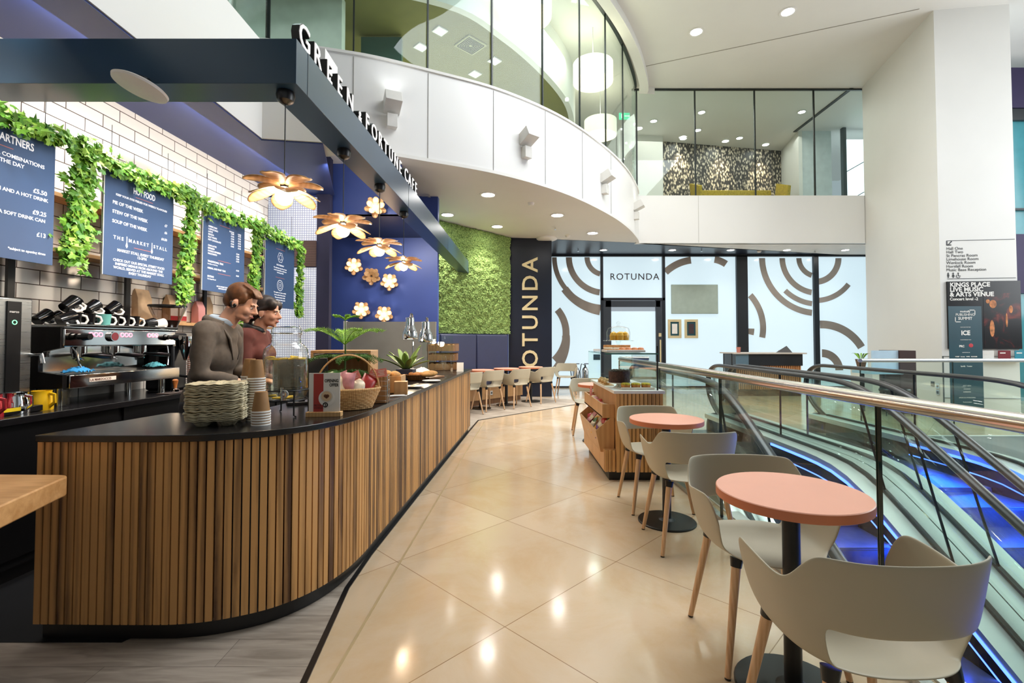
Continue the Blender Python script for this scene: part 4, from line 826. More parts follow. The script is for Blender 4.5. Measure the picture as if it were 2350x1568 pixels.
# ------------------------------------------------------------------ opening-offer sign
t = thing('offer_sign', 'small OPENING OFFER sign with a coffee cup in an oak foot', 'sign', (-1.02, 2.63, CZ), R(4))
MB().box((0, 0, .013), (.185, .05, .026)).build('oak_foot', WOOD('pale_beech', '#e2b780', '#c99a60'), t, bevel=.002)
MB().box((0, 0, .128), (.165, .004, .215)).build('panel', M('sign_paper', '#e9e9e6', .35), t, smooth=None)
cP = (-.002, -.0035); b = MB(); b.box((-.032, -.0026, .128), (.052, .001, .207)); b.build('red_stripe', M('sign_red', '#b23a35', .4), t, smooth=None)
b = MB(); text(b, 'OPENING', .024, frame((.074, -.0032, .185), (1, 0, 0), (0, 0, 1)), align='RIGHT', bold=.0006, sx=.7); text(b, 'OFFER', .024, frame((.074, -.0032, .162), (1, 0, 0), (0, 0, 1)), align='RIGHT', bold=.0006, sx=.7)
text(b, 'FILTER', .015, frame((-.054, -.0034, .055), (1, 0, 0), (0, 0, 1)), sx=.9); text(b, 'COFFEE', .015, frame((-.054, -.0034, .04), (1, 0, 0), (0, 0, 1)), sx=.9); b.build('lettering', M('ink_dark', '#2b2626', .5), t, smooth=None)
disc = lambda b, x, z, r, mi, y, e=1: b.cyl((x, y, z), (x, y - .0006, z), r, n=28, mi=mi)
b = MB(); disc(b, .012, .098, .043, 0, -.003); disc(b, .012, .108, .033, 1, -.0037); disc(b, .012, .109, .027, 2, -.0044); disc(b, .006, .111, .009, 3, -.0051); disc(b, .017, .111, .009, 3, -.0051); disc(b, .012, .104, .007, 3, -.0051); disc(b, .006, .063, .014, 4, -.0051)
b.build('cup_picture', [M('picture_saucer', '#f4f2ee', .4), M('picture_cup', '#dcd8d2', .4), M('picture_foam', '#e0c4a0', .5), M('picture_cocoa', '#6b3f2a', .5), M('picture_black', '#1a1818', .5)], t, smooth=None)
b = MB(); text(b, '\u00a31', .018, frame((-.003, -.0059, .057), (1, 0, 0), (0, 0, 1)), bold=.0005); b.build('price', pwhite, t, smooth=None)
# ------------------------------------------------------------------ wicker basket of snacks
t = thing('wicker_basket', 'pale wicker basket with a tall hoop handle filled with snacks', 'basket', (-.995, 2.925, CZ), R(18))
wick = WOOD('wicker', '#d9b27a', '#a97a45', (30, 30, 30), .6)
b = MB()
for k in range(11):
    f = k / 10; a_, c_ = .14 + .045 * f, .095 + .03 * f
    b.tube([((a_ + .003 * sin(20 * a + k * pi)) * cos(a), (c_ + .003 * sin(20 * a + k * pi)) * sin(a), .008 + .105 * f) for a in [2 * pi * i / 60 for i in range(60)]], .0062, 6, closed=True)
for i in range(20): a = 2 * pi * i / 20; b.tube([(.14 * cos(a), .095 * sin(a), .004), (.187 * cos(a), .127 * sin(a), .12)], .004, 5)
b.lathe([(.0001, .004), (.14, .004), (.14, .012), (.0001, .012)], n=30, sy=.68); b.build('woven_body', wick, t)
b = MB()
for dy in (-.012, 0, .012): b.tube([(.185 * cos(a), dy * (1 - .5 * abs(cos(a))) + .0, .10 + .225 * sin(a)) for a in [pi * i / 24 for i in range(25)]], .006, 6)
b.tube([(.187 * cos(a), .127 * sin(a), .122) for a in [2 * pi * i / 40 for i in range(40)]], .008, 6, closed=True); b.build('handle', wick, t)
for k, (x, y, i, ry_) in enumerate(((-.10, .0, 1, 15), (-.05, -.05, 3, -10), (.0, -.06, 5, 5), (.06, -.05, 3, 20), (.12, -.02, 4, 30), (-.03, .04, 5, -20), (.05, .05, 3, 10), (.11, .04, 5, 25), (-.09, .05, 2, -15), (.02, .0, 4, 0))):
    X = -.995 + x * cos(R(18)) - y * sin(R(18)); Y = 2.925 + x * sin(R(18)) + y * cos(R(18))
    put(i, (X, Y, CZ + .125 + .02 * (k % 3)), (R(62 + 8 * (k % 3)), R(ry_), R(12 * (k % 5) - 20)), '%s snack packet standing in the wicker basket, %s' % (names[i], ('far left', 'left front', 'front middle', 'front right', 'far right front', 'back left of middle', 'back middle', 'back right', 'back left', 'centre')[k]), 'packets in the wicker basket')
tagm = M('coral_card', '#e58a80', .6, noise_amt=.05)
for k, (x, y, z, a) in enumerate(((.05, -.02, .20, -25), (.15, .05, .21, 25), (.20, .02, .215, -8))):
    X = -.995 + x; Y = 2.925 + y; t = thing('price_tag', ('coral tag leaning left among the snacks', 'tilted coral tag at the right end of the wicker basket', 'squarer coral tag at the far right of the wicker basket')[k], 'tag', (X, Y, CZ + z), R(5), group='coral tags in the basket')
    o = MB().box((0, 0, 0), (.062, .002, .05)).build('card', tagm, t, smooth=None); o.rotation_euler[1] = R(a)
    b = MB(); [b.box((-.004 * (j % 2), -.0014, .014 - .009 * j), (.04 - .006 * (j % 3), .0006, .003)) for j in range(4)]; b.build('print', pwhite, o, smooth=None); MB().cyl((0, .002, -.015), (.0, .004, -.09), .0015, n=5).build('stick', wick, t)
# ------------------------------------------------------------------ rack of paper bags, till screen
t = thing('bag_rack', 'black wire rack holding brown paper bags beside the basket', 'rack', (-.875, 3.20, CZ), R(8))
b = MB()
for k in range(6): z = .02 + .032 * k; b.tube([(-.055, -.06, z), (.055, -.06, z), (.055, .06, z), (-.055, .06, z)], .0022, 5, closed=True)
for x in (-.055, .055): b.tube([(x, -.06, .0), (x, -.06, .17), (x * .5, -.06, .215), (0, -.06, .225)], .003, 5); b.tube([(x, .06, 0), (x, .06, .17)], .003, 5)
b.build('wire_frame', steel, t)
for k in range(6):
    o = MB().prism([(-.048, 0), (.048, 0), (.044, .17), (.0, .185), (-.044, .17)], 0, .010, X=Matrix(((1, 0, 0, 0), (0, 0, 1, 0), (0, 1, 0, 0), (0, 0, 0, 1)))).build('paper_bag', kraft); o.location = (-.875, 3.152 + .016 * k, CZ + .004); o.rotation_euler[2] = R(8); tag(o, ('frontmost', 'second', 'third', 'fourth', 'fifth', 'rearmost')[k] + ' brown paper bag standing in the black wire rack', 'paper bag', 'bags in the wire rack')
t = thing('till_screen', 'black till screen tilted behind the wicker basket', 'screen', (-1.375, 3.16, CZ), R(28))
MB().box((0, 0, .01), (.18, .16, .02)).build('foot', blackg, t, bevel=.004); o = MB().box((0, -.02, .2), (.34, .02, .22)).build('display', blackg, t, bevel=.004); o.rotation_euler[0] = R(-25); MB().cyl((0, .0, .02), (0, .06, .17), .02, n=12).build('stalk', black, t)
# ------------------------------------------------------------------ plants
leafg = M('fresh_fern_green', '#7fae35', .55, noise_amt=.25, scale=8); leafd = M('deep_fern_green', '#45731f', .6, noise_amt=.3, scale=8); stemg = M('plant_stem', '#4a6a2a', .6)
t = thing('potted_pine', 'feathery green norfolk pine with flat tiers of branches behind the basket', 'plant', (-1.155, 3.33, CZ))
MB().lathe([(.0001, 0), (.06, 0), (.078, .13), (.082, .14), (.074, .14), (.07, .125), (.0001, .12)], n=28).build('pot', M('mustard_pot', '#8a7326', .5), t); MB().tube([(0, 0, .11), (.004, 0, .3), (0, .003, .57)], [.008, .006, .003], 8).build('stem', stemg, t)
def branch(b, p0, az, L, rise, droop, dens=46, nl=.03):
    rr_ = random.Random(int(az * 100 + L * 1000)); P = [Vector(p0) + Vector((cos(az) * L * s, sin(az) * L * s, rise * sin(s * 2.2) - droop * s * s)) for s in [i / 14 for i in range(15)]]
    b.tube([tuple(p) for p in P], [.0035 * (1 - .8 * i / 14) for i in range(15)], 5)
    side = Vector((-sin(az), cos(az), 0))
    for i in range(dens):
        s = .06 + .94 * i / dens; k = min(13, int(s * 14)); p = P[k].lerp(P[k + 1], s * 14 - k if k < 14 else 1); tl = .05 * (1 - abs(2 * s - .9) * .7) * (1 if i % 2 else -1)
        q = p + side * tl * L * 4 + Vector((cos(az), sin(az), 0)) * .02 + Vector((0, 0, .012)); b.tube([tuple(p), tuple((p + q) / 2 + Vector((0, 0, .004))), tuple(q)], [.0016, .002, .0008], 4)
        for j in range(9):
            w = p.lerp(q, (j + 1) / 9.5); d = Vector((rr_.uniform(-1, 1), rr_.uniform(-1, 1), rr_.uniform(0, 1))).normalized() * nl * .6; e = Vector((rr_.uniform(-1, 1), rr_.uniform(-1, 1), 0)) * .0022; b.add([tuple(w - e), tuple(w + e), tuple(w + d)], [(0, 1, 2)])
b = MB()
for a in (-.1, .9, 2.0, 3.2, 4.3, 5.4): branch(b, (0, 0, .385), a, .27, .09, -.01)
for a in (.3, 1.6, 2.8, 4.1, 5.3): branch(b, (0, 0, .555), a, .085, .02, .0, 24, .02)
b.build('upper_branches', leafg, t, smooth=None); b = MB()
for a in (.4, 1.5, 2.6, 3.7, 4.9, 5.9): branch(b, (0, 0, .27), a, .25, .05, .06)
for a in (.0, 1.2, 2.4, 3.6, 4.8): branch(b, (0, 0, .18), a, .2, .03, .07)
b.build('lower_branches', leafd, t, smooth=None)
t = thing('potted_agave', 'broad-leaved green plant in a dark square pot under the heat lamps', 'plant', (-1.13, 5.15, CZ))
MB().box((0, 0, .055), (.18, .18, .11)).build('pot', M('slate_blue_pot', '#2b2f45', .5), t, bevel=.006)
b = MB()
for i in range(14):
    a = i * 2.4; L = .34 - .04 * (i % 3); up = 1.0 - .045 * i
    def lf(u, v): w = .035 * sin(pi * (.1 + .9 * v)) ** .8; r_ = .02 + L * v * (1.1 - up * .7); return (r_ * cos(a) - (u - .5) * 2 * w * sin(a), r_ * sin(a) + (u - .5) * 2 * w * cos(a), .1 + L * v * up * (1.15 - .4 * v) + .02 * abs(u - .5))
    b.grid(lf, 5, 9)
b.build('leaves', M('agave_green', '#86a150', .45, noise_amt=.25, scale=6), t, smooth=180, solid=.003)
# ------------------------------------------------------------------ riser, bread crate, far end of the counter
t = thing('wooden_riser', 'upturned wooden display crate behind the green pine', 'crate', (-1.25, 3.62, CZ), R(3)); MB().box((0, 0, .33), (.43, .24, .02)).box((-.205, 0, .16), (.02, .24, .32)).box((.205, 0, .16), (.02, .24, .32)).box((0, .11, .2), (.40, .016, .22)).build('boards', oak, t, bevel=.002)
t = thing('bread_crate', 'low wooden crate heaped with bread rolls beside the paper bags', 'crate', (-1.0, 3.86, CZ), R(3)); b = MB()
for s in (-1, 1): b.box((0, s * .1, .07), (.26, .012, .13)).box((s * .124, 0, .07), (.012, .19, .13))
b.box((0, 0, .008), (.26, .2, .012)); b.build('boards', oak, t, smooth=None); roll = M('bread_crust', '#c08d4e', .7, noise_amt=.3, scale=20)
for k, (x, y) in enumerate(((-.07, -.04), (.01, -.05), (.08, -.03), (-.04, .04), (.05, .04))):
    o = MB().ell((0, 0, 0), (.05, .038, .032), 14, 9).build('bread_roll', roll, smooth=180); o.location = (-1.0 + x, 3.86 + y, CZ + .135 + .012 * (k % 2)); o.rotation_euler[2] = k; tag(o, ('left front', 'front middle', 'right front', 'left back', 'right back')[k] + ' bread roll heaped in the low wooden crate', 'bread', 'rolls in the wooden crate')
p = on(920, 905); tag(MB().box((0, 0, .05), (.10, .10, .1)).build('wooden_box', oak, bevel=.003, loc=tuple(p), rz=R(10)), 'small plain wooden block box near the counter edge', 'box')
t = thing('tongs', 'white handled serving tongs lying between the bag rack and the wooden box', 'tongs', tuple(on(905, 912)), R(40)); MB().tube([(-.08, 0, .008), (0, .015, .012), (.09, .02, .008)], .005, 6).build('arm', cer, t); MB().tube([(-.08, 0, .008), (0, -.015, .012), (.09, -.02, .008)], .005, 6).build('arm', cer, t)
def plate(px, py, r, label):
    return tag(MB().lathe([(.0001, .004), (r * .6, .004), (r, .014), (r, .018), (r * .6, .008), (.0001, .008)], n=28).build('plate', cer, loc=tuple(on(px, py))), label, 'plate', 'white plates on the counter')
plate(952, 890, .085, 'white plate with butter pats near the counter edge'); plate(990, 877, .09, 'white plate beyond the butter plate')
for k in range(3): tag(MB().box((0, 0, .008), (.03, .02, .016)).build('butter_pat', cream, bevel=.002, loc=tuple(on(946 + 6 * k, 888 - 2 * k, CZ + .008)), rz=k), ('left', 'middle', 'right')[k] + ' wrapped butter pat on the near white plate', 'butter', 'butter pats')
t = thing('bread_board', 'wooden board carrying a long bread loaf on the counter', 'board', tuple(on(985, 868)), R(70)); MB().box((0, 0, .01), (.34, .2, .02)).build('board', oakd, t, bevel=.003)
tag(MB().ell((0, 0, .045), (.15, .06, .035), 18, 10).build('loaf', roll, smooth=180, loc=tuple(on(985, 868, CZ + .02)), rz=R(70)), 'long crusty loaf on the wooden board', 'bread')
tag(MB().grid(lambda u, v: (.15 * (u - .5) * 2, .10 * (v - .5) * 2, .0 + .09 * sin(pi * u) ** .6 * sin(pi * v) ** .6 + .012 * noise.noise((u * 9, v * 9, 0))), 26, 20).build('linen_cloth', M('linen', '#dccfb8', .9, noise_amt=.12, scale=40), smooth=180, loc=tuple(on(968, 861)), rz=R(70)), 'bunched pale linen cloth over bread under the heat lamps', 'cloth')
t = thing('bread_basket', 'shallow wooden bowl of pastries near the far plates', 'bowl', tuple(on(955, 873))); MB().lathe([(.0001, .005), (.08, .005), (.12, .06), (.115, .062), (.075, .012), (.0001, .012)], n=28).build('bowl', oakd, t)
for k in range(4): tag(MB().ell((0, 0, 0), (.045, .03, .025), 12, 8).build('croissant', pastry, smooth=180, loc=tuple(on(955, 873) + Vector((.05 * cos(k * 1.6), .05 * sin(k * 1.6), .06))), rz=k), ('right', 'far', 'left', 'near')[k] + ' pastry in the shallow wooden bowl', 'pastry', 'pastries in the bowl')
for i, (px, py, zz, lit) in enumerate(((941, 756, 5.75, 0), (977, 764, 5.95, 1))):
    p = at(px, py, Y=zz); t = thing('heat_lamp', ('chrome heat lamp with a tall narrow neck, the nearer of two', 'lit chrome heat lamp, the farther of two over the food')[i], 'lamp', tuple(p), group='chrome heat lamps')
    MB().lathe([(.03, .14), (.045, .14), (.05, .12), (.052, .05), (.06, .03), (.085, -.04), (.09, -.10), (.085, -.115), (.08, -.10), (.0001, -.02)], n=32).build('shade', chrome, t); MB().tube([(0, 0, .1), (0, .04, .19), (.0, .12, .19), (.0, .16, .1), (0, .16, CZ - p.z + .01)], .009, 8).build('arm', chrome, t); MB().lathe([(.07, CZ - p.z), (.07, CZ - p.z + .012), (.0001, CZ - p.z + .014)], (0, .16, 0), 20).build('foot', chrome, t)
    if lit: MB().ell((0, 0, -.08), (.05, .05, .03), 12, 8).build('bulb', EM('heat_bulb', (1, .8, .55, 1), 9), t)
    light('POINT', 'heat_glow', (p.x, p.y, p.z - .14), 7, WARM, radius=.05)
t = thing('glass_screen', 'upright clear glass food screen at the far end of the counter', 'screen', (-1.02, 6.6, CZ)); MB().box((0, 0, .24), (.42, .008, .46)).build('pane', clear, t, smooth=None); MB().box((-.2, 0, .02), (.03, .06, .04)).box((.2, 0, .02), (.03, .06, .04)).build('clamp', chrome, t)
for k in range(3):
    t = thing('wooden_tray', ('lowest', 'middle', 'topmost')[k] + ' slanted wooden crate in the stack at the far counter end', 'crate', (-.97, 6.78, CZ + .13 * k), R(8 - 7 * k), group='stacked slanted crates'); o = MB().box((0, 0, .012), (.40, .24, .016)).box((0, .115, .06), (.4, .012, .10)).box((0, -.115, .05), (.4, .012, .08)).box((.195, 0, .055), (.012, .24, .09)).box((-.195, 0, .055), (.012, .24, .09)).build('boards', oakd, t, smooth=None); b = MB(); [b.ell((-.15 + .075 * j, .03 * (j % 2), .07), (.035, .06, .03), 10, 7) for j in range(5)]; b.build('bread_filling', roll, t, smooth=180)
fl = GLASS('flute_glass', (.97, .98, .97, 1), gloss=1.2)
for k, (px, py) in enumerate(((1019, 866), (1038, 859))):
    t = thing('champagne_flute', ('nearer', 'farther')[k] + ' tall empty champagne flute at the counter edge', 'glass', tuple(on(px, py)), group='flutes on the counter'); MB().lathe([(.034, 0), (.03, .004), (.004, .012), (.004, .09), (.018, .12), (.026, .2), (.022, .24)], n=20).build('bowl', fl, t)
tag(MB().box((0, 0, .06), (.09, .006, .12)).box((0, .03, .004), (.09, .06, .008)).build('menu_card', pwhite, loc=tuple(on(1056, 853)), rz=R(12)), 'blank white card standing at the very end of the counter', 'card')
# ------------------------------------------------------------------ back counter: coffee machine
BX = lambda y: -2.78 + .048 * (y - 3)                 # front line of the machine
BZ = .905; AR = atan2(AD.y, AD.x)
t = thing('espresso_machine', 'long polished steel three-group espresso machine on the back counter', 'coffee machine', (BX(2.98), 2.98, BZ), AR)
mir = M('mirror_steel', '#c9c6c3', .08, 1, noise_amt=.04); dial = M('dark_red_dial', '#6d1f2a', .4); ring = EM('pink_button_light', (1, .25, .35, 1), 1.6)
L = .97
for x in (.06, .9):
    for y in (.08, .36): MB().cyl((x, y, 0), (x, y, .12), .022, n=14).build('foot', steel, t)
MB().box((L / 2, .22, .15), (L - .02, .40, .07)).build('base', blackg, t, bevel=.004)
dt = MB().box((L / 2 + .02, .0, .155), (L - .04, .03, .085)).build('drip_tray_front', mir, t, bevel=.004)
MB().box((L / 2, .12, .195), (L - .1, .22, .008)).build('drip_grille', M('grille_dark', '#3a3a3b', .3, .8), t)
MB().box((L / 2, .25, .30), (L - .12, .02, .22)).build('back_panel', mir, t)
for x in (.02, L - .02): MB().prism([(-.0, .12), (.42, .12), (.42, .5), (.02, .5), (.02, .37), (.16, .34), (.16, .22), (-.0, .2)], x - .015, x + .015, X=Matrix(((0, 0, 1, 0), (1, 0, 0, 0), (0, 1, 0, 0), (0, 0, 0, 1)))).build('side_panel', M('machine_black', '#141212', .25) if x < .1 else bpy.data.materials['machine_black'], t, smooth=None)
MB().box((L / 2, .215, .435), (L - .04, .41, .115)).build('boiler_box', mir, t, bevel=.008, seg=3)
b = MB(); b.tube([(.02, .0, .512), (L - .02, .0, .512), (L - .02, .41, .512), (.02, .41, .512)], .010, 8, closed=True); b.box((L / 2, .21, .50), (L - .02, .42, .008)); b.build('cup_rail', steel, t)
for x in (.2, .235, .27, .44, .475, .51, .68, .715, .75):
    o = MB().tube([(x + .013 * cos(a), .008, .455 + .013 * sin(a)) for a in [2 * pi * i / 16 for i in range(16)]], .0038, 6, closed=True).build('button', ring, t); MB().cyl((x, .012, .455), (x, .006, .455), .009, n=14).build('cap', steel, o)
g = MB().cyl((.36, .012, .443), (.36, -.012, .443), .034, n=26).build('gauge', steel, t); MB().cyl((.36, -.012, .443), (.36, -.0135, .443), .028, n=24).build('face', dial, g)
for x in (.11, .89): MB().cyl((x, .0, .44), (x, -.03, .44), .02, n=14).cyl((x, -.03, .44), (x, -.075, .44), .026, .02, n=16).build('steam_knob', blackg, t)
for x in (.22, .475, .72):
    g = MB().cyl((x, .11, .375), (x, .11, .33), .042, n=22).cyl((x, .11, .33), (x, .11, .305), .036, n=22).build('group_head', chrome, t)
    MB().tube([(x, .08, .318), (x, .03, .315), (x + .01, -.05, .31), (x + .02, -.105, .305)], [.009, .012, .016, .013], 10).build('portafilter_handle', blackg, g); MB().tube([(x - .025, .1, .285), (x, .105, .30), (x + .025, .1, .285)], .007, 6).build('spout', chrome, g)
MB().tube([(.1, .04, .375), (.11, .02, .34), (.125, .01, .26), (.14, -.0, .205)], .007, 8).build('steam_wand', chrome, t); MB().tube([(.9, .04, .375), (.89, .02, .3), (.87, .01, .22)], .007, 8).build('steam_wand', chrome, t)
b = MB(); b.box((.27, -.0165, .158), (.20, .002, .026)); badge = b.build('badge', M('badge_cream', '#e8dcd0', .4), t, smooth=None)
b = MB(); text(b, 'LA MARZOCCO', .022, frame((.175, -.0182, .150), (1, 0, 0), (0, 0, 1)), sx=.98, bold=.0003); b.build('badge_lettering', M('badge_ink', '#5a2f2b', .5), badge, smooth=None)
def mloc(x, y, z): return (BX(2.98) + AD.x * x - AD.y * y, 2.98 + AD.y * x + AD.x * y, BZ + z)
cl = MB().grid(lambda u, v: ((u - .5) * .16 + .012 * noise.noise((u * 7, v * 7, 1)), (v - .5) * .11, .028 * sin(pi * u) * sin(pi * v) + .018 * noise.noise((u * 11, v * 9, 4)) + .02), 22, 18)
tag(cl.build('cloth', M('blue_cloth', '#2b86c0', .9, noise_amt=.15, scale=30), smooth=180, solid=.003, loc=mloc(.14, .03, .196), rz=AR + .3), 'crumpled blue cloth under the left steam wand of the coffee machine', 'cloth')
tag(cl.build('cloth', M('teal_cloth', '#4f9aa5', .9, noise_amt=.15, scale=30), smooth=180, solid=.003, loc=mloc(.80, .06, .196), rz=AR + 1), 'crumpled teal cloth at the right end of the drip tray', 'cloth')
# mugs piled on the machine
mugb = MB().lathe([(.033, 0), (.041, .09), (.042, .093)], n=26).lathe([(.0001, .001), (.033, .001)], n=26).lathe([(.042, .093), (.0385, .093), (.031, .006), (.0001, .006)], n=26, mi=1)
mb_ = M('black_glazed_mug', '#121214', .12); mw = M('white_glaze', '#ece8e2', .15); mt = M('teal_glaze', '#6fb6b0', .2)
def mug(m=mb_):
    t = thing('coffee_mug', 'x', 'mug'); mugb.build('body', [m, mw], t, smooth=40); MB().tube([(.036, 0, .02), (.062, 0, .022), (.074, 0, .045), (.066, 0, .07), (.039, 0, .078)], .0062, 8, flat=1.3).build('handle', mw, t); return t
mk = None; mk2 = None
spots = [(.05, .08, 0, 70), (.06, .24, 0, 60), (.17, .1, 1, 12), (.27, .1, 1, -8), (.16, .28, 0, 65), (.30, .26, 0, 75), (.38, .09, 2, 10), (.46, .10, 1, -10), (.55, .1, 1, 8), (.44, .28, 0, 70), (.66, .12, 1, 0), (.58, .3, 0, 75), (.76, .12, 0, 80), (.86, .13, 3, 80), (.12, .12, 4, 55), (.22, .2, 4, 40), (.34, .18, 4, 60), (.52, .2, 4, 55)]
for i, (x, y, kind, a) in enumerate(spots):
    if kind in (2,): o = mug(mt)
    elif kind == 3: o = mug(mw)
    elif mk is None: o = mk = mug()
    else: o = dup(mk)
    tilt = a if kind in (0, 3, 4) else 0; z = .506 + (.034 if tilt else 0) + (.085 if kind == 4 else 0)
    o.location = mloc(x, y, z); o.rotation_euler = (Matrix.Rotation(AR + R((i * 37) % 24 - 12), 3, 'Z') @ Matrix.Rotation(R(tilt), 3, 'Y') @ Matrix.Rotation(R(-50 if tilt else a - 25), 3, 'Z')).to_euler()
    where = 'number %d from the near end' % (i + 1)
    o['label'] = {2: 'upright teal mug in the middle of the mugs on the coffee machine', 3: 'white mug lying at the far end of the coffee machine top'}.get(kind, ('black mug lying on its side on the coffee machine, %s' if kind == 0 else 'black mug standing upright on the coffee machine, %s' if kind == 1 else 'black mug leaning on top of the others, %s') % where); o['group'] = 'mugs piled on the coffee machine'
# grinder, boiler, jugs, tamper
t = thing('coffee_grinder', 'coffee grinder with a big clear cone hopper beyond the espresso machine', 'grinder', mloc(1.10, .20, 0), AR)
MB().box((0, 0, .24), (.17, .24, .48)).build('body', blackg, t, bevel=.02, seg=3); MB().lathe([(.05, .48), (.06, .50), (.135, .69), (.135, .70)], n=30).build('hopper', GLASS('smoky_hopper', (.66, .60, .56, 1), gloss=1.5, power=2.5), t); MB().lathe([(.14, .70), (.14, .715), (.0001, .72)], n=30).build('lid', blackg, t); MB().lathe([(.0001, .51), (.057, .51), (.088, .585), (.0001, .59)], n=24).build('beans', M('coffee_beans', '#2e1a10', .5, noise_amt=.6, scale=90), t)
MB().lathe([(.012, .25), (.05, .38), (.05, .45)], (-.01, -.17, 0), 20).build('doser', chrome, t); MB().tube([(.0, -.12, .12), (.0, -.2, .11)], .012, 8).build('fork', black, t)
t = thing('water_boiler', 'tall steel hot water boiler with a black centre panel at the far left', 'boiler', mloc(-.235, .13, 0), AR)
MB().box((0, .12, .33), (.25, .34, .66)).build('housing', brushed, t, bevel=.006); MB().box((.02, -.054, .38), (.075, .008, .52)).build('centre_panel', blackg, t); MB().box((0, -.09, .02), (.22, .12, .035)).build('drip_tray', blackg, t, bevel=.004)
o = MB().tube([(.02 + .012 * cos(a), -.06, .52 + .012 * sin(a)) for a in [2 * pi * i / 16 for i in range(16)]], .002, 6, closed=True).build('green_light_ring', EM('green_ring', (.2, .9, .4, 1), 2), t); b = MB(); text(b, 'marco', .02, frame((-.008, -.0588, .575), (1, 0, 0), (0, 0, 1))); b.build('lettering', pwhite, t, smooth=None)
MB().tube([(.12, -.05, .33), (.12, -.12, .33), (.12, -.13, .28)], .012, 10).build('tap', chrome, t); MB().box((-.06, -.151, .03), (.09, .002, .02)).build('warning_label', M('label_yellow', '#e3c51c', .5), t, smooth=None)
def jug(loc, m, r, h, label, handle=None):
    t = thing('milk_jug', label, 'jug', loc, AR); MB().lathe([(.0001, 0), (r * .98, 0), (r, .01), (r * .95, h * .6), (r * .82, h * .8), (r * .86, h), (r * .82, h), (r * .78, h * .8), (r * .9, h * .1), (.0001, .006)], n=28).build('body', m, t); MB().tube([(.0, -r * .9, h * .85), (.0, -r * 1.45, h * .8), (.0, -r * 1.5, h * .4), (.0, -r * .95, h * .2)], .007, 8, flat=1.6).build('handle', handle or m, t); return t
jug(mloc(-.37, .03, 0), M('red_enamel', '#a5202c', .25, .3), .062, .12, 'red milk jug at the left edge on the back counter'); jug(mloc(-.225, .04, 0), chrome, .066, .12, 'polished steel milk jug between the red and yellow jugs'); jug(mloc(-.085, .035, 0), M('yellow_enamel', '#d9ae14', .3), .056, .115, 'yellow milk jug in front of the coffee machine')
tag(MB().lathe([(.022, 0), (.026, .008), (.024, .012), (.034, .10), (.031, .10), (.02, .014), (.0001, .014)], n=20).build('shot_glass', fl, loc=mloc(.06, .04, 0)), 'clear ribbed shot glass right of the yellow jug', 'glass')
pm = mloc(.86, -.065, 0); tag(MB().box((0, 0, .004), (.26, .10, .008)).build('tamping_mat', M('rubber_mat', '#3a2d28', .7), bevel=.002, loc=pm, rz=AR), 'dark rubber tamping mat on the back counter edge', 'mat')
t = thing('tamper', 'coffee tamper with an orange wooden handle on the rubber mat', 'tamper', (pm[0], pm[1], pm[2] + .008)); MB().lathe([(.0001, 0), (.029, 0), (.029, .02), (.012, .028), (.012, .03)], n=22).build('base', chrome, t); MB().lathe([(.012, .03), (.013, .05), (.02, .08), (.021, .092), (.012, .1), (.0001, .101)], n=20).build('handle', WOOD('tamper_wood', '#c4763a', '#8f4f22'), t)
# coral takeaway cups by the grinder
cup2 = None; coral = M('coral_cup', '#cf7f6f', .6); coral2 = M('brick_cup', '#a94c39', .6); greenc = M('green_cup', '#2f8a4d', .6)
for s, (x, y, n, lab) in enumerate(((1.34, .15, 16, 'tall coral cup stack right of the grinder'), (1.46, .10, 9, 'short coral cup stack right of the grinder'))):
    for i in range(n):
        if cup2 is None: o = cup2 = cupb.build('paper_cup', [coral, pwhite])
        else: o = cup2.copy(); COL.objects.link(o)
        o.location = mloc(x, y, .0005 + i * .0165); tag(o, ('lowest' if i == 0 else 'topmost' if i == n - 1 else 'number %d up' % (i + 1)) + ' cup in the ' + lab, 'paper cup', lab + 's')
tag(MB().lathe([(.0001, 0), (.035, 0), (.038, .02), (.038, .11), (.03, .13), (.03, .15), (.0001, .15)], n=22).build('syrup_bottle', pwhite, loc=mloc(1.27, .02, 0)), 'small white bottle in front of the coral cups', 'bottle')
tag(MB().lathe([(.0001, 0), (.03, 0), (.034, .1), (.0001, .1)], n=22).build('green_tin', greenc, loc=mloc(1.40, .02, 0)), 'small green tin beside the white bottle', 'tin')

# ------------------------------------------------------------------ shelf unit on the tiles
sx = lambda y, d=0: WLx(y) + .02 + d
t = thing('wall_shelving', 'black steel shelving with oak boards on the white tiled wall', 'shelf unit')
for y in (2.2, 3.05, 3.93, 4.85, 5.85): MB().box((sx(y, .16), y, 2.0), (.02, .045, 1.2)).box((sx(y, .02), y, 2.0), (.02, .045, 1.2)).build('upright', black, t, smooth=None)
for z, y0, y1 in ((2.30, 1.6, 5.95), (1.92, 1.6, 5.95), (1.46, 3.93, 5.95)):
    MB().prism([(sx(y0, .01), y0), (sx(y1, .01), y1), (sx(y1, .26), y1), (sx(y0, .26), y0)], z, z + .028).build('shelf', oak, t, smooth=None, bevel=.002); MB().prism([(sx(y0, .02), y0), (sx(y1, .02), y1), (sx(y1, .04), y1), (sx(y0, .04), y0)], z - .03, z).build('shelf_rail', black, t, smooth=None)
kraftp = M('bag_kraft', '#b59674', .75, noise_amt=.1, scale=20)
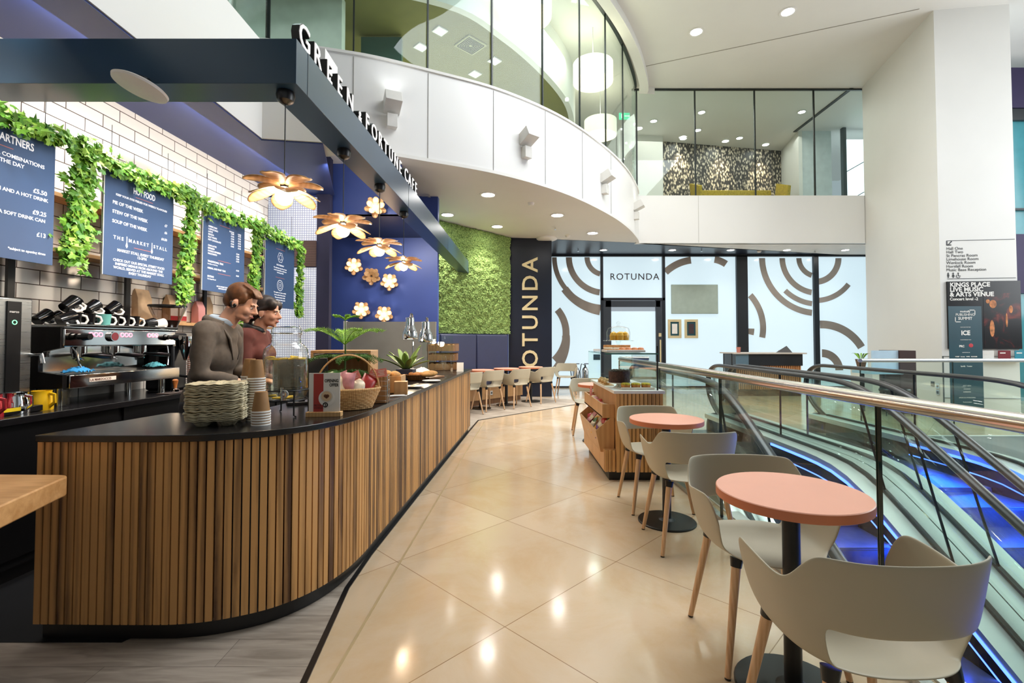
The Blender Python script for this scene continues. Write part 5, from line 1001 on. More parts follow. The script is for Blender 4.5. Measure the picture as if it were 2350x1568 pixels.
def bag(y, d, w, h, m, label, lab=None):
    t = thing('coffee_bag', label, 'bag', (sx(y, d), y, 1.489), AR - pi, group='coffee bags on the lower shelf')
    b = MB(); b.add([(-w / 2, -.04, 0), (w / 2, -.04, 0), (w / 2, .04, 0), (-w / 2, .04, 0), (-w / 2, -.035, h * .7), (w / 2, -.035, h * .7), (w / 2, .035, h * .7), (-w / 2, .035, h * .7), (-w / 2 * .96, -.005, h), (w / 2 * .96, -.005, h), (w / 2 * .96, .005, h), (-w / 2 * .96, .005, h)], [(3, 2, 1, 0), (0, 1, 5, 4), (1, 2, 6, 5), (2, 3, 7, 6), (3, 0, 4, 7), (4, 5, 9, 8), (5, 6, 10, 9), (6, 7, 11, 10), (7, 4, 8, 11), (8, 9, 10, 11)]); b.build('body', m, t, bevel=.003)
    if lab: MB().box((0, .0415, h * .3), (w * .9, .002, h * .45)).box((0, .0425, h * .15), (w * .9, .002, h * .16), 1).build('label', [pwhite, lab], t, smooth=None)
    return t
redl = M('label_red', '#b52a32', .5)
for y, d, w, h, m, l, lb in ((4.12, .12, .15, .27, kraftp, 'tall plain kraft coffee bag behind the grinder hopper', None), (4.42, .14, .10, .25, kraftp, 'kraft coffee bag with red and white label, left of the pair', redl), (4.53, .14, .10, .26, kraftp, 'kraft coffee bag with red and white label, right of the pair', redl), (4.78, .15, .10, .22, M('pink_bag', '#cf8d88', .7), 'pink paper coffee bag beside the labelled kraft bags', None), (4.93, .12, .12, .28, kraftp, 'kraft coffee bag behind the man, right of the pink bag', None)): bag(y, d, w, h, m, l, lb)
for k, (y, z, m, l) in enumerate(((3.1, 1.948, kraftp, 'stack of brown boxes on the upper shelf behind the left ivy'), (4.05, 1.948, kraftp, 'brown box on the upper shelf behind the second ivy strand'), (5.05, 1.948, kraftp, 'brown box on the upper shelf behind the third ivy strand'))): tag(MB().box((0, 0, .06), (.22, .15, .12)).box((0, 0, .125), (.2, .13, .004)).build('cardboard_box', m, loc=(sx(y, .13), y, z), rz=AR), l, 'box')
# ------------------------------------------------------------------ menu boards with their writing
blue_b = M('menu_blue', '#3a567f', .45, noise_amt=.03); ink = EM('menu_white', (.95, .96, 1, 1), .25); rul = M('menu_rule', '#d07a6e', .5)
bx = lambda y: -2.80 + .048 * (y - 3.3)
def board(y0, y1, z0, z1, label, lines):
    w = y1 - y0; t = thing('menu_board', label, 'menu board', (bx(y0), y0, z0), AR, group='blue hanging menu boards')
    MB().box((w / 2, 0, (z1 - z0) / 2), (w, .012, z1 - z0)).build('panel', blue_b, t, smooth=None); MB().box((.003, .0, (z1 - z0) / 2), (.006, .014, z1 - z0)).build('edge', pwhite, t, smooth=None)
    for x in (.06, w - .06): MB().cyl((x, 0, z1 - z0), (x, 0, z1 - z0 + .3), .002, n=5).build('hanging_wire', black, t)
    b = MB(); r_ = MB(); h = z1 - z0
    for ln in lines:
        if ln[0] == '-': r_.box((ln[1] * w, -.0066, h * (1 - ln[2])), (ln[3] * w, .0008, .0035))
        else:
            s, x, y, size, al = ln[:5]; text(b, s, size, frame((x * w, -.0068, h * (1 - y)), (1, 0, 0), (0, 0, 1)), align={'l': 'LEFT', 'r': 'RIGHT', 'c': 'CENTER'}[al], bold=size * .018, sx=ln[5] if len(ln) > 5 else 1)
    if b.v: b.build('lettering', ink, t, smooth=None)
    if r_.v: r_.build('red_rule', rul, t, smooth=None)
    return t, w, h
board(2.30, 2.935, 1.78, 2.53, 'blue menu board at the far left with prices down its right side', [('PERFECT PARTNERS', .80, .13, .062, 'r', .7), ('-', .5, .17, .25), ('TRY OUR SPECIAL COMBINATIONS', .90, .24, .031, 'r'), ('THROUGHOUT THE DAY', .72, .29, .031, 'r'), ('\u00a35.50', .93, .45, .036, 'r'), ('ANY SANDWICH AND A HOT DRINK', .94, .50, .028, 'r'), ('\u00a39.25', .93, .62, .036, 'r'), ('HOT FOOD AND A SOFT DRINK CAN', .92, .67, .028, 'r'), ('\u00a313', .93, .79, .036, 'r'), ('*subject to opening times', .93, .93, .02, 'r')])
t, w, h = board(3.27, 3.905, 1.775, 2.53, 'blue HOT FOOD menu board, second from the left', [('HOT FOOD', .54, .17, .062, 'c', .62), ('-', .54, .20, .25), ('KEEP YOUR EYES PEELED FOR WEEKLY FLAVOURS', .52, .245, .021, 'c'), ('PIE OF THE WEEK', .11, .33, .033, 'l'), ('\u00a37', .9, .40, .026, 'r'), ('STEW OF THE WEEK', .11, .415, .033, 'l'), ('\u00a36', .9, .475, .026, 'r'), ('SOUP OF THE WEEK', .11, .505, .033, 'l'), ('\u00a34.50', .9, .55, .026, 'r'), ('T H E', .13, .655, .035, 'l'), ('M A R K E T', .33, .655, .035, 'l'), ('S T A L L', .69, .655, .035, 'l'), ('-', .53, .70, .25), ('MARKET STALL EVERY THURSDAY', .52, .765, .028, 'c'), ('12-2PM', .52, .80, .028, 'c'), ('CHECK OUT OUR SPECIAL STREET FOOD', .5, .86, .025, 'c'), ('INSPIRED MENUS FROM AROUND THE', .5, .895, .025, 'c'), ('WORLD, SERVED AT THE MARKET STALL', .5, .93, .025, 'c'), ('EVERY THURSDAY', .5, .965, .025, 'c')])
b = MB()
for x in (.305, .665): b.box((x * w, -.007, h * .36), (.006, .0008, .05)).lathe([(.0001, -.045), (.010, -.03), (.006, -.012), (.0001, 0)], (x * w, -.007, h * .34), 10, sy=.08)
b.build('cutlery_mark', ink, t, smooth=None)
drinks = ['AMERICANO', 'CAPPUCCINO', 'LATTE', 'MOCHA', 'FLAT WHITE', 'HOT CHOCOLATE']; tea = ['CHAI LATTE', 'ESPRESSO', 'DOUBLE ESPRESSO', 'MACCHIATO']
ln = [('-', .5, .17, .25), ('REGULAR', .72, .21, .017, 'r'), ('LARGE', .9, .21, .017, 'r')]
for i, s in enumerate(drinks): ln += [(s, .12, .235 + .032 * i, .021, 'l'), ('\u00a33.%d0' % (i % 5), .72, .235 + .032 * i, .021, 'r'), ('\u00a33.%d5' % (4 + i % 5), .9, .235 + .032 * i, .021, 'r')]
for i, s in enumerate(tea): ln += [(s, .12, .465 + .032 * i, .021, 'l'), ('\u00a32.%d0' % (4 + i), .86, .475 + .032 * i, .021, 'r')]
ln += [('-', .5, .61, .3), ('TRADITIONAL TEAS', .12, .655, .024, 'l'), ('Breakfast or Earl Grey', .12, .682, .015, 'l'), ('\u00a32.40', .86, .69, .02, 'r'), ('HERBAL AND FRUIT TEAS', .12, .735, .022, 'l'), ('\u00a32.60', .86, .76, .02, 'r'), ('-', .5, .77, .3), ('EXTRAS', .12, .835, .024, 'l'), ('Oat, Soya, Almond', .12, .862, .015, 'l'), ('50p', .86, .86, .02, 'r'), ('ASK US ABOUT OUR COFFEE', .5, .935, .017, 'c'), ('AND DECAF OPTIONS', .5, .96, .017, 'c')]
board(4.25, 4.87, 1.77, 2.53, 'blue coffee price menu board, third from the left', ln)
ln = [('-', .5, .19, .3), ('ECO FRIENDLY', .5, .42, .024, 'c')] + [(s, .5, .46 + .032 * i, .02, 'c') for i, s in enumerate(('Our takeaway cups, lids and boxes', 'are all compostable, so please use', 'the bins provided'))] + [('-', .5, .585, .3)] + [(s, .5, .80 + .034 * i, .019, 'c') for i, s in enumerate(('Our suppliers are chosen carefully', 'for the quality of their produce', 'Please ask a member of staff', 'about allergens, dietary needs', 'and ingredients'))]
t, w, h = board(5.24, 5.88, 1.70, 2.53, 'blue menu board with two round emblems, farthest right', ln)
b = MB()
def ringm(cx, cz, r0, r1, n=26):
    for i in range(n):
        a, c_ = 2 * pi * i / n, 2 * pi * (i + 1) / n; b.add([(cx + r_ * cos(k), -.0068, cz + r_ * sin(k)) for r_, k in ((r0, a), (r1, a), (r1, c_), (r0, c_))], [(0, 1, 2, 3)])
ringm(.5 * w, h * .70, .058, .063, 6); ringm(.5 * w, h * .70, .03, .034, 6); ringm(.5 * w, h * .31, .058, .064); ringm(.5 * w, h * .31, .036, .040)
for a in (90, 210, 330): b.add([(.5 * w + .032 * cos(R(a)) - .003 * sin(R(a)), -.0068, h * .70 + .032 * sin(R(a)) + .003 * cos(R(a))), (.5 * w + .032 * cos(R(a)) + .003 * sin(R(a)), -.0068, h * .70 + .032 * sin(R(a)) - .003 * cos(R(a))), (.5 * w + .06 * cos(R(a)), -.0068, h * .70 + .06 * sin(R(a))), (.5 * w + .059 * cos(R(a)), -.0068, h * .70 + .061 * sin(R(a)))], [(0, 1, 2, 3)])
for k in range(3): b.box((.5 * w, -.0068, h * .31 - .012 + .012 * k), (.03, .0008, .004))
b.build('emblem', ink, t, smooth=None)
# ------------------------------------------------------------------ ivy
def ivy_mat():
    m, t, b = nt('ivy_leaf'); at_ = node(t, 'ShaderNodeAttribute', attribute_name='tone'); t.links.new(ramp(t, at_.outputs['Fac'], [(.0, '#3d7a1c'), (.6, '#6ea52c'), (1.0, '#a5cd52')]), b.inputs['Base Color']); setin(b, Roughness=.45); return m
ivm = ivy_mat(); vine = M('ivy_stem', '#5a5f2c', .7); LEAF = [(0, -.10), (.28, -.30), (.52, -.05), (.34, .18), (.42, .52), (.14, .48), (0, 1.0), (-.14, .48), (-.42, .52), (-.34, .18), (-.52, -.05), (-.28, -.30)]
def ivy(name, label, path, wid, n, seed, hang=0.0):
    r_ = random.Random(seed); t = thing(name, label, 'ivy', path[0], group='artificial ivy over the menu boards'); o0 = Vector(path[0]); P = spline([Vector(p) - o0 for p in path], 8)
    MB().tube([tuple(p) for p in P], .004, 5).tube([tuple(p + Vector((.02 * sin(i), .02 * cos(i * 1.3), .0))) for i, p in enumerate(P)], .003, 5).build('stems', vine, t); b = MB()
    for i in range(n):
        s = r_.random() * (len(P) - 1.001); k = int(s); p = P[k].lerp(P[k + 1], s - k) + Vector((r_.uniform(0, wid * .7), r_.gauss(0, wid * .55), r_.gauss(0, wid * .5) - hang * r_.random() ** 2))
        sz = r_.uniform(.034, .062); nrm = Vector((r_.uniform(.5, 1), r_.uniform(-.7, .4), r_.uniform(-.2, .8))).normalized(); q = nrm.to_track_quat('Z', 'Y').to_matrix() @ Matrix.Rotation(r_.uniform(0, 6.28), 3, 'Z'); tn = r_.random()
        vs = [p + q @ Vector((x * sz, y * sz, -.22 * sz * abs(x) * 2)) for x, y in LEAF] + [p + q @ Vector((0, .2 * sz, .05 * sz))]
        b.add([tuple(v) for v in vs], [(12, j, (j + 1) % 12) for j in range(12)], 0, None, tn)
    b.build('leaves', ivm, t, smooth=None)
IX = lambda y: bx(y) + .03
ivy('ivy_garland', 'ivy garland along the top of the far left menu board', [(IX(2.2), 2.2, 2.60), (IX(2.6), 2.6, 2.55), (IX(3.1), 3.1, 2.56)], .06, 330, 1)
ivy('ivy_garland', 'ivy garland along the top of the HOT FOOD board', [(IX(3.05), 3.05, 2.57), (IX(3.5), 3.5, 2.52), (IX(4.0), 4.0, 2.54)], .062, 360, 2)
ivy('ivy_garland', 'ivy garland along the top of the coffee price board', [(IX(4.0), 4.0, 2.54), (IX(4.5), 4.5, 2.50), (IX(5.1), 5.1, 2.53)], .062, 360, 3)
ivy('ivy_garland', 'ivy garland along the top of the farthest right menu board', [(IX(5.1), 5.1, 2.53), (IX(5.5), 5.5, 2.50), (IX(6.0), 6.0, 2.48)], .058, 300, 4)
ivy('ivy_strand', 'thick ivy strand hanging left of the HOT FOOD board', [(IX(3.1), 3.10, 2.56), (IX(3.1) - .06, 3.11, 2.2), (IX(3.1) - .06, 3.08, 1.86)], .085, 560, 5)
ivy('ivy_strand', 'long ivy strand hanging right of the HOT FOOD board', [(IX(4.07), 4.07, 2.53), (IX(4.07) - .05, 4.08, 2.1), (IX(4.05) - .05, 4.04, 1.68)], .07, 520, 6)
ivy('ivy_strand', 'ivy strand hanging between the coffee price board and the farthest board', [(IX(5.06), 5.06, 2.52), (IX(5.06) - .05, 5.07, 2.1), (IX(5.05) - .05, 5.05, 1.78)], .07, 480, 7)
ivy('ivy_strand', 'ivy strand hanging at the right end of the menu boards', [(IX(5.98), 5.98, 2.48), (IX(5.98) - .03, 6.0, 2.0), (IX(5.97) - .03, 6.0, 1.66)], .06, 440, 8)
t = thing('potted_ivy', 'small bushy green plant on the back counter between the two staff', 'plant', mloc(2.05, .12, 0)); MB().lathe([(.0001, 0), (.05, 0), (.065, .12), (.06, .12), (.0001, .1)], n=20).build('pot', pwhite, t); b = MB(); r_ = random.Random(9)
for i in range(190):
    d = Vector((r_.gauss(0, 1), r_.gauss(0, 1), r_.gauss(.3, .8))).normalized(); p = Vector((0, 0, .46)) + d * r_.uniform(.04, .17); q = d.to_track_quat('Z', 'Y').to_matrix() @ Matrix.Rotation(r_.uniform(0, 6.28), 3, 'Z'); sz = .05
    b.add([tuple(p + q @ Vector((x * sz, y * sz, 0))) for x, y in LEAF] + [tuple(p + q @ Vector((0, .01, .004)))], [(12, j, (j + 1) % 12) for j in range(12)], 0, None, r_.uniform(.2, .8))
b.build('leaves', ivm, t, smooth=None); MB().tube([(0, 0, .1), (.01, 0, .45)], .006, 6).build('stem', vine, t)
# ------------------------------------------------------------------ the two staff behind the counter
def skin_mat(n, c): return M(n, c, .5, noise_amt=.06, scale=12)
def head_shapes(b, X, s=1.0, fem=False):
    e = lambda c, r, n=18, k=12: b.ell(c, r, n, k, X=X)
    e((0, -.014, .150), (.074, .094, .084)); e((0, .026, .088), (.060, .062, .084)); e((0, .036, .036), (.047 if fem else .052, .050, .030)); e((0, .074, .017), (.019, .017, .015))
    b.tube([(0, .088, .122), (0, .100, .104), (0, .111, .086), (0, .102, .077)], [.008, .010, .0145, .010], 10, X=X); e((-.011, .098, .080), (.009, .010, .008)); e((.011, .098, .080), (.009, .010, .008))
    for sx_ in (-1, 1):
        e((sx_ * .024, .079, .131), (.026, .012, .008)); e((sx_ * .036, .060, .082), (.024, .026, .028)); e((sx_ * .076, -.006, .096), (.009, .022, .033)); e((sx_ * .083, -.016, .100), (.006, .013, .026)); e((sx_ * .03, .072, .108), (.016, .010, .012))
    e((0, .090, .056), (.022, .010, .007)); e((0, .088, .046), (.020, .010, .008)); b.cyl((0, -.022, .06), (0, -.040, -.09), .054 if not fem else .047, .062 if not fem else .054, 18, X=X)
def hand(b, wrist, d, up, side):
    d, up = Vector(d).normalized(), Vector(up).normalized(); s = d.cross(up).normalized() * side; w = Vector(wrist)
    b.tube([tuple(w), tuple(w + d * .04), tuple(w + d * .085)], [.026, .036, .034], 10, flat=.55)
    for k, (o_, L_) in enumerate(((-.028, .068), (-.010, .078), (.009, .072), (.026, .056))):
        p = w + d * .08 + s * o_; b.tube([tuple(p), tuple(p + d * L_ * .45 - up * .006), tuple(p + d * L_ * .75 - up * .022), tuple(p + d * L_ * .9 - up * .04)], [.0095, .009, .0085, .007], 8)
    p = w + d * .03 - s * .03; b.tube([tuple(p), tuple(p - s * .025 + d * .03 - up * .01), tuple(p - s * .03 + d * .06 - up * .02)], [.012, .0105, .008], 8)
def person(loc, rz, label, H, tilt, lean, skin, hairc, fem, top_m, leg_m, turn=0):
    t = thing('person', label, 'person', loc, rz); k = H / 1.74; wS = .90 if fem else 1.0
    P = lambda x, y, z: (x * k, (y + lean * max(0, z - .95)) * k, z * k)
    hp = Vector(P(0, .075, 1.495)); HX = Matrix.Translation(hp) @ Matrix.Rotation(R(turn), 4, 'Z') @ Matrix.Rotation(R(-tilt), 4, 'X') @ Matrix.Scale(k * 1.02, 4)
    sh = [(sx_ * .185 * wS, .0, 1.415) for sx_ in (-1, 1)]
    def torso(b, g, z0=.80):
        for c, r in (((0, 0, .96), (.165, .115, .13)), ((0, .005, 1.10), (.148 * wS, .105, .13)), ((0, .0, 1.26), (.172 * wS, .118, .15)), ((0, -.012, 1.36), (.182 * wS, .105, .10)), ((0, -.005, 1.425), (.15 * wS, .075, .055))):
            b.ell(P(*c), tuple((q_ + g) * k for q_ in r), 22, 14)
        if fem:
            for s in (-1, 1): b.ell(P(s * .07, .085, 1.27), ((.068 + g) * k, (.05 + g) * k, (.065 + g) * k), 14, 10)
        for s in (-1, 1): b.ell(P(s * .165 * wS, -.005, 1.405), ((.062 + g) * k, (.065 + g) * k, (.06 + g) * k), 14, 10)
        b.tube([P(0, -.012, 1.40), P(0, .0, 1.47)], [(.085 + g) * k, (.06 + g) * k], 14)
    def arms(b, g, end):
        for s in (-1, 1):
            S_, E_, W_ = P(s * .185 * wS, .0, 1.40), P(s * .235 * wS, .045, 1.13), P(s * .15, .27, 1.07)
            e2 = Vector(E_).lerp(Vector(W_), end)
            b.tube([S_, tuple(Vector(S_).lerp(Vector(E_), .5)), E_, tuple(Vector(E_).lerp(e2, .5)), tuple(e2)], [(.053 + g) * k * wS, (.049 + g) * k * wS, (.041 + g) * k * wS, (.038 + g) * k * wS, (.030 + g) * k * wS], 14)
    def legs(b, g, z1=.06):
        for s in (-1, 1): b.tube([P(s * .09, 0, .95), P(s * .095, .01, .72), P(s * .095, .012, .50), P(s * .095, -.01, .30), P(s * .095, -.01, z1)], [(.092 + g) * k, (.082 + g) * k, (.056 + g) * k, (.054 + g) * k, (.038 + g) * k], 16)
    b = MB(); head_shapes(b, HX, fem=fem); torso(b, 0); arms(b, 0, 1); legs(b, 0)
    for s in (-1, 1): W_ = Vector(P(s * .15, .27, 1.07)); hand(b, tuple(W_), (-.25 * s, .9, -.15), (.2 * s, .1, 1), s); b.ell(P(s * .095, .05, .035), (.042 * k, .12 * k, .035 * k), 14, 8)
    b.build('body', skin, t, smooth=180, remesh=.0065, smoothit=3)
    b = MB(); torso(b, .017); arms(b, .015, .9)
    if not fem: b.ell(P(0, 0, .90), (.185 * k, .135 * k, .13 * k), 22, 12)
    top = b.build('jacket' if not fem else 'top', top_m, t, smooth=180, remesh=.012, smoothit=5)
    b = MB(); legs(b, .016, .05); b.ell(P(0, 0, .93), (.178 * k, .13 * k, .12 * k), 20, 12); b.build('trousers', leg_m, t, smooth=180, remesh=.014, smoothit=3)
    for s in (-1, 1): MB().ell(P(s * .095, .055, .045), (.05 * k, .14 * k, .05 * k), 16, 10).build('shoe', blackg, t, smooth=180)
    for s in (-1, 1):
        e_ = MB().ell((s * .030, .079, .110), (.0095, .008, .0055), 12, 8, X=HX).build('eye', M('eye_white', '#e9e5df', .25) if not bpy.data.materials.get('eye_white') else bpy.data.materials['eye_white'], t, smooth=180); MB().ell((s * .031, .0855, .1095), (.0046, .003, .0046), 10, 6, X=HX).build('iris', black, e_, smooth=180)
        MB().tube([(s * .048, .077, .127), (s * .032, .087, .133), (s * .014, .089, .129)], [.003, .0045, .003], 6, X=HX).build('eyebrow', hairc, t, smooth=180)
    MB().tube([(-.019, .093, .0515), (0, .1005, .0525), (.019, .093, .0515)], [.003, .0062, .003], 8, X=HX).build('lips', M('lips_' + ('f' if fem else 'm'), '#a8605a', .45), t, smooth=180)
    return t, HX, P, k
suit = M('grey_brown_suit', '#5c534a', .85, noise_amt=.12, scale=40); marn = M('maroon_jersey', '#5a2a22', .85, noise_amt=.1, scale=30); hb = M('brown_hair', '#5e3a1e', .5, noise_amt=.35, scale=30); hd = M('dark_hair', '#1f1512', .45, noise_amt=.3, scale=30)
t, HX, P, k = person((-2.0, 3.15, .007), R(-84), 'person in a grey suit jacket looking down at the counter', 1.695, 24, .19, skin_mat('fair_skin', '#d3a189'), hb, False, suit, M('charcoal_trousers', '#26262a', .8))
def strands(b, X, seeds, n, f):
    r_ = random.Random(seeds)
    for _ in range(n): b.tube(f(r_), [.004, .0045, .002], 5, X=X)
b = MB(); b.ell((0, -.024, .164), (.081, .097, .084), 26, 16, X=HX); b.ell((0, .034, .203), (.066, .052, .034), 18, 12, X=HX); b.ell((0, .066, .193), (.052, .028, .018), 16, 10, X=HX); b.ell((0, -.075, .115), (.060, .045, .062), 18, 12, X=HX)
for s in (-1, 1): b.ell((s * .066, .022, .150), (.013, .028, .038), 12, 8, X=HX); b.tube([(s * .071, .012, .15), (s * .071, .012, .105)], [.011, .006], 8, X=HX)
def fr(r_): a = r_.uniform(-1.2, 1.2); return [(.06 * sin(a), -.02, .235), (.066 * sin(a), .05, .222), (.06 * sin(a) + .01, .085 + .01 * cos(a), .190 + r_.uniform(-.01, .01))]
strands(b, HX, 3, 90, fr); b.build('hair', hb, t, smooth=180, remesh=.0055, smoothit=2)
b = MB(); b.tube([tuple(Vector(P(0, .008, 1.452)) + Vector((.074 * k * cos(a), .07 * k * sin(a) , .022 * k * (1 - sin(a)) + .006))) for a in [2 * pi * i / 30 for i in range(30)]], .013, 8, closed=True, flat=1.9); b.build('shirt_collar', M('pale_blue_shirt', '#a9bccf', .8), t, smooth=180)
b = MB(); a0 = [R(-215) + R(250) * i / 20 for i in range(21)]
b.tube([tuple(Vector(P(0, .0, 1.435)) + Vector((.098 * k * cos(a), .088 * k * sin(a), .032 * k * (1 - sin(a))))) for a in a0], [.017] * 21, 8, flat=1.6)
for s in (-1, 1): b.tube([P(s * .085, .05, 1.44), P(s * .07, .105, 1.36), P(s * .03, .135, 1.22)], [.016, .026, .008], 8, flat=.35)
b.build('jacket_collar', suit, t, smooth=180)
MB().tube([(.080, -.02, .112), (.088, -.03, .10), (.088, -.01, .075), (.082, .006, .085)], .006, 8, X=HX).ell((.085, .0, .092), (.008, .012, .012), 10, 8, X=HX).build('earpiece', blackg, t, smooth=180)
t, HX, P, k = person((-1.99, 3.66, .007), R(-86), 'person in a maroon top with dark tied-back hair behind the water jar', 1.655, 9, .06, skin_mat('olive_skin', '#bf8f78'), hd, True, marn, M('black_trousers', '#17171a', .8))
b = MB(); b.ell((0, -.022, .162), (.081, .098, .086), 26, 16, X=HX); b.ell((0, -.07, .10), (.066, .052, .075), 18, 12, X=HX)
for s in (-1, 1): b.ell((s * .050, .045, .175), (.034, .045, .045), 16, 10, X=HX); b.tube([(s * .03, .074, .186), (s * .066, .03, .155), (s * .074, -.03, .115)], [.016, .017, .018], 8, X=HX)
b.tube([(0, -.11, .10), (0, -.135, .06), (0, -.125, .0), (0, -.10, -.06)], [.036, .04, .032, .012], 12, X=HX); b.build('hair', hd, t, smooth=180, remesh=.006, smoothit=3)
b = MB(); b.tube([tuple(Vector(P(0, .004, 1.455)) + Vector((.072 * k * cos(a), .066 * k * sin(a), .02 * k * (1 - sin(a))))) for a in [2 * pi * i / 30 for i in range(30)]], .018, 8, closed=True, flat=1.7); b.build('black_collar', black, t, smooth=180)
MB().ell((.086, -.004, .064), (.005, .005, .006), 8, 6, X=HX).build('earring', chrome, t, smooth=180)
# ------------------------------------------------------------------ lamps of the ceilings and gallery
lit = EM('lit_diffuser', (1, .98, .94, 1), 55); trimw = M('downlight_trim', '#eceae6', .4)
dl = None
def downlight(p, r, label, group, e=30, ang=120, color=NEUT):
    global dl
    if dl is None:
        t = dl = thing('downlight', label, 'ceiling light', tuple(p), group=group); MB().lathe([(1.25, .0), (1.25, -.1), (.95, -.12), (.95, 0)], n=28).build('trim_ring', trimw, t); MB().lathe([(.0001, -.05), (.95, -.06)], n=28).build('diffuser', lit, t)
    else: t = dup(dl, loc=tuple(p), label=label, group=group)
    t.scale = (r, r, r * .6)
    if e: light('SPOT', 'downlight_beam', (p[0], p[1], p[2] - .12), e, color, rot=(0, 0, 0), angle=ang, blend=.9, radius=r)
for (x, y), l in zip(((1027, 493), (1120, 447), (1141, 520), (1279, 494), (1360, 535)), ('leftmost round downlight under the gallery, beside the beam end', 'nearest round downlight under the white gallery', 'round downlight under the gallery above the moss wall', 'round downlight in the middle of the gallery underside', 'rightmost round downlight under the gallery edge')): downlight(at(x, y, Z=3.748), .115, l, 'downlights under the gallery', 150)
for i, x in enumerate((1385, 1543, 1677, 1806, 1940)): downlight(at(x, 574, Z=3.748), .09, ('leftmost small downlight in the dark soffit, over the ROTUNDA door', 'second small downlight from the left in the dark soffit', 'middle small downlight in the dark soffit', 'fourth small downlight from the left in the dark soffit', 'rightmost small downlight in the dark soffit')[i], 'downlights in the dark soffit', 30)
for (x, y), l in zip(((1598, 73), (1808, 27)), ('left of the two downlights in the high white ceiling', 'right of the two downlights in the high white ceiling')): downlight(at(x, y, Z=7.678), .12, l, 'downlights in the high ceiling', 120)
for i, (x, y) in enumerate(((1568, 318), (1665, 324), (1757, 332))):
    p = at(x, y, Z=7.672); downlight(p, .10, ('left', 'middle', 'right')[i] + ' warm spotlight grazing the patterned wallpaper upstairs', 'wallpaper spotlights', 0); light('SPOT', 'wallpaper_beam', (p.x, p.y, 7.6), 170, WARM, aim=(p.x + .02, p.y + .75, 5.6), angle=60, blend=.8, radius=.06)
for i, (x, y) in enumerate(((1610, 258), (1840, 257), (1500, 278), (1601, 299), (1697, 317))): downlight(at(x, y, Z=7.672), .09, ('left front', 'right front', 'far left', 'left rear', 'middle rear')[i] + ' downlight in the ceiling of the glazed room upstairs', 'downlights of the upstairs room', 14)
tag(MB().lathe([(.0001, -.06), (.2, -.055), (.24, -.035), (.25, -.01), (.25, 0)], tuple(at(1255, 546, Z=3.748)), 36).build('ceiling_disc', trimw), 'flat white round speaker under the gallery beside the dark column', 'speaker')
for i, (x, y, z) in enumerate(((1219, 466, 3.748), (1303, 541, 3.748), (1742, 576, 3.748))): tag(MB().lathe([(.0001, -.05), (.04, -.045), (.055, -.015), (.06, 0)], tuple(at(x, y, Z=z)), 20).build('smoke_detector', trimw), ('smoke detector in the middle of the gallery underside', 'smoke detector near the gallery rim above the column', 'smoke detector in the dark soffit')[i], 'smoke detector', 'smoke detectors')
for i, (x, y) in enumerate(((985, 447), (1274, 522), (1327, 573), (1610, 573), (1870, 574))): tag(MB().cyl((0, 0, 0), (0, 0, -.04), .012, n=8).lathe([(.0001, -.055), (.03, -.052), (.03, -.048), (.0001, -.045)], n=12).build('sprinkler', chrome, loc=tuple(at(x, y, Z=3.748))), ('sprinkler above the beam lettering', 'sprinkler near the gallery rim', 'sprinkler left of the first soffit downlight', 'sprinkler between soffit downlights in the middle', 'sprinkler at the right end of the soffit')[i], 'sprinkler', 'ceiling sprinklers')
shade_o = EM('lampshade_lit', (1, .93, .74, 1), .7); shade_b = EM('shade_diffuser_lit', (1, .96, .80, 1), .85)
for i, (px, py, Y, r) in enumerate(((1211, 40, 7.9, .40), (1361, 190, 9.6, .40), (1378, 312, 11.9, .40))):
    p = at(px, py, Y=Y); t = thing('drum_pendant', ('nearest cream drum pendant behind the curved gallery glass', 'middle cream drum pendant behind the curved gallery glass', 'farthest cream drum pendant behind the curved gallery glass')[i], 'lamp', tuple(p), group='cream drum pendants'); MB().lathe([(r, 0), (r, .38), (r - .01, .38), (r - .01, 0)], n=48).build('shade', shade_o, t); MB().lathe([(.0001, .01), (r - .01, .01)], n=48).build('diffuser', shade_b, t); MB().cyl((0, 0, .3), (0, 0, 7.68 - p.z), .008, n=8).build('cord', trimw, t)
    light('POINT', 'drum_glow', (p.x, p.y, p.z + .6), 8, NEUT, radius=.2); light('POINT', 'drum_glow', (p.x, p.y, p.z - .25), 6, NEUT, radius=.3)
for i, (x, y) in enumerate(((1010, 70), (966, 107), (1135, 139), (1090, 169))):
    p = at(x, y, Z=6.595); t = thing('square_downlight', ('upper', 'left', 'right', 'lower')[i] + ' square downlight in the olive upstairs ceiling', 'ceiling light', tuple(p), R(44), group='square downlights upstairs'); MB().box((0, 0, -.01), (.2, .2, .02)).build('trim', trimw, t); MB().box((0, 0, -.022), (.14, .14, .006)).build('diffuser', EM('lit_square', (.92, 1, .95, 1), 4) if i == 0 else bpy.data.materials['lit_square'], t)
p = at(1080, 103, Z=6.595); t = thing('air_vent', 'square louvred air vent in the olive upstairs ceiling', 'vent', tuple(p), R(44)); MB().box((0, 0, -.01), (.42, .42, .02)).build('frame', M('vent_paint', '#a8a77c', .5), t); b = MB()
for k in range(5): s = .17 - .032 * k; b.box((0, s, -.022), (2 * s, .012, .012)).box((0, -s, -.022), (2 * s, .012, .012)).box((s, 0, -.022), (.012, 2 * s, .012)).box((-s, 0, -.022), (.012, 2 * s, .012))
b.build('louvres', M('vent_dark', '#35362a', .5), t)
light('AREA', 'olive_room_light', (-.9, 9.2, 6.5), 25, (1, .97, .8), rot=(0, 0, 0), size=1.6)
light('AREA', 'olive_room_uplight', (-1.2, 9.6, 4.6), 30, (1, .96, .75), rot=(pi, 0, 0), size=2.5)
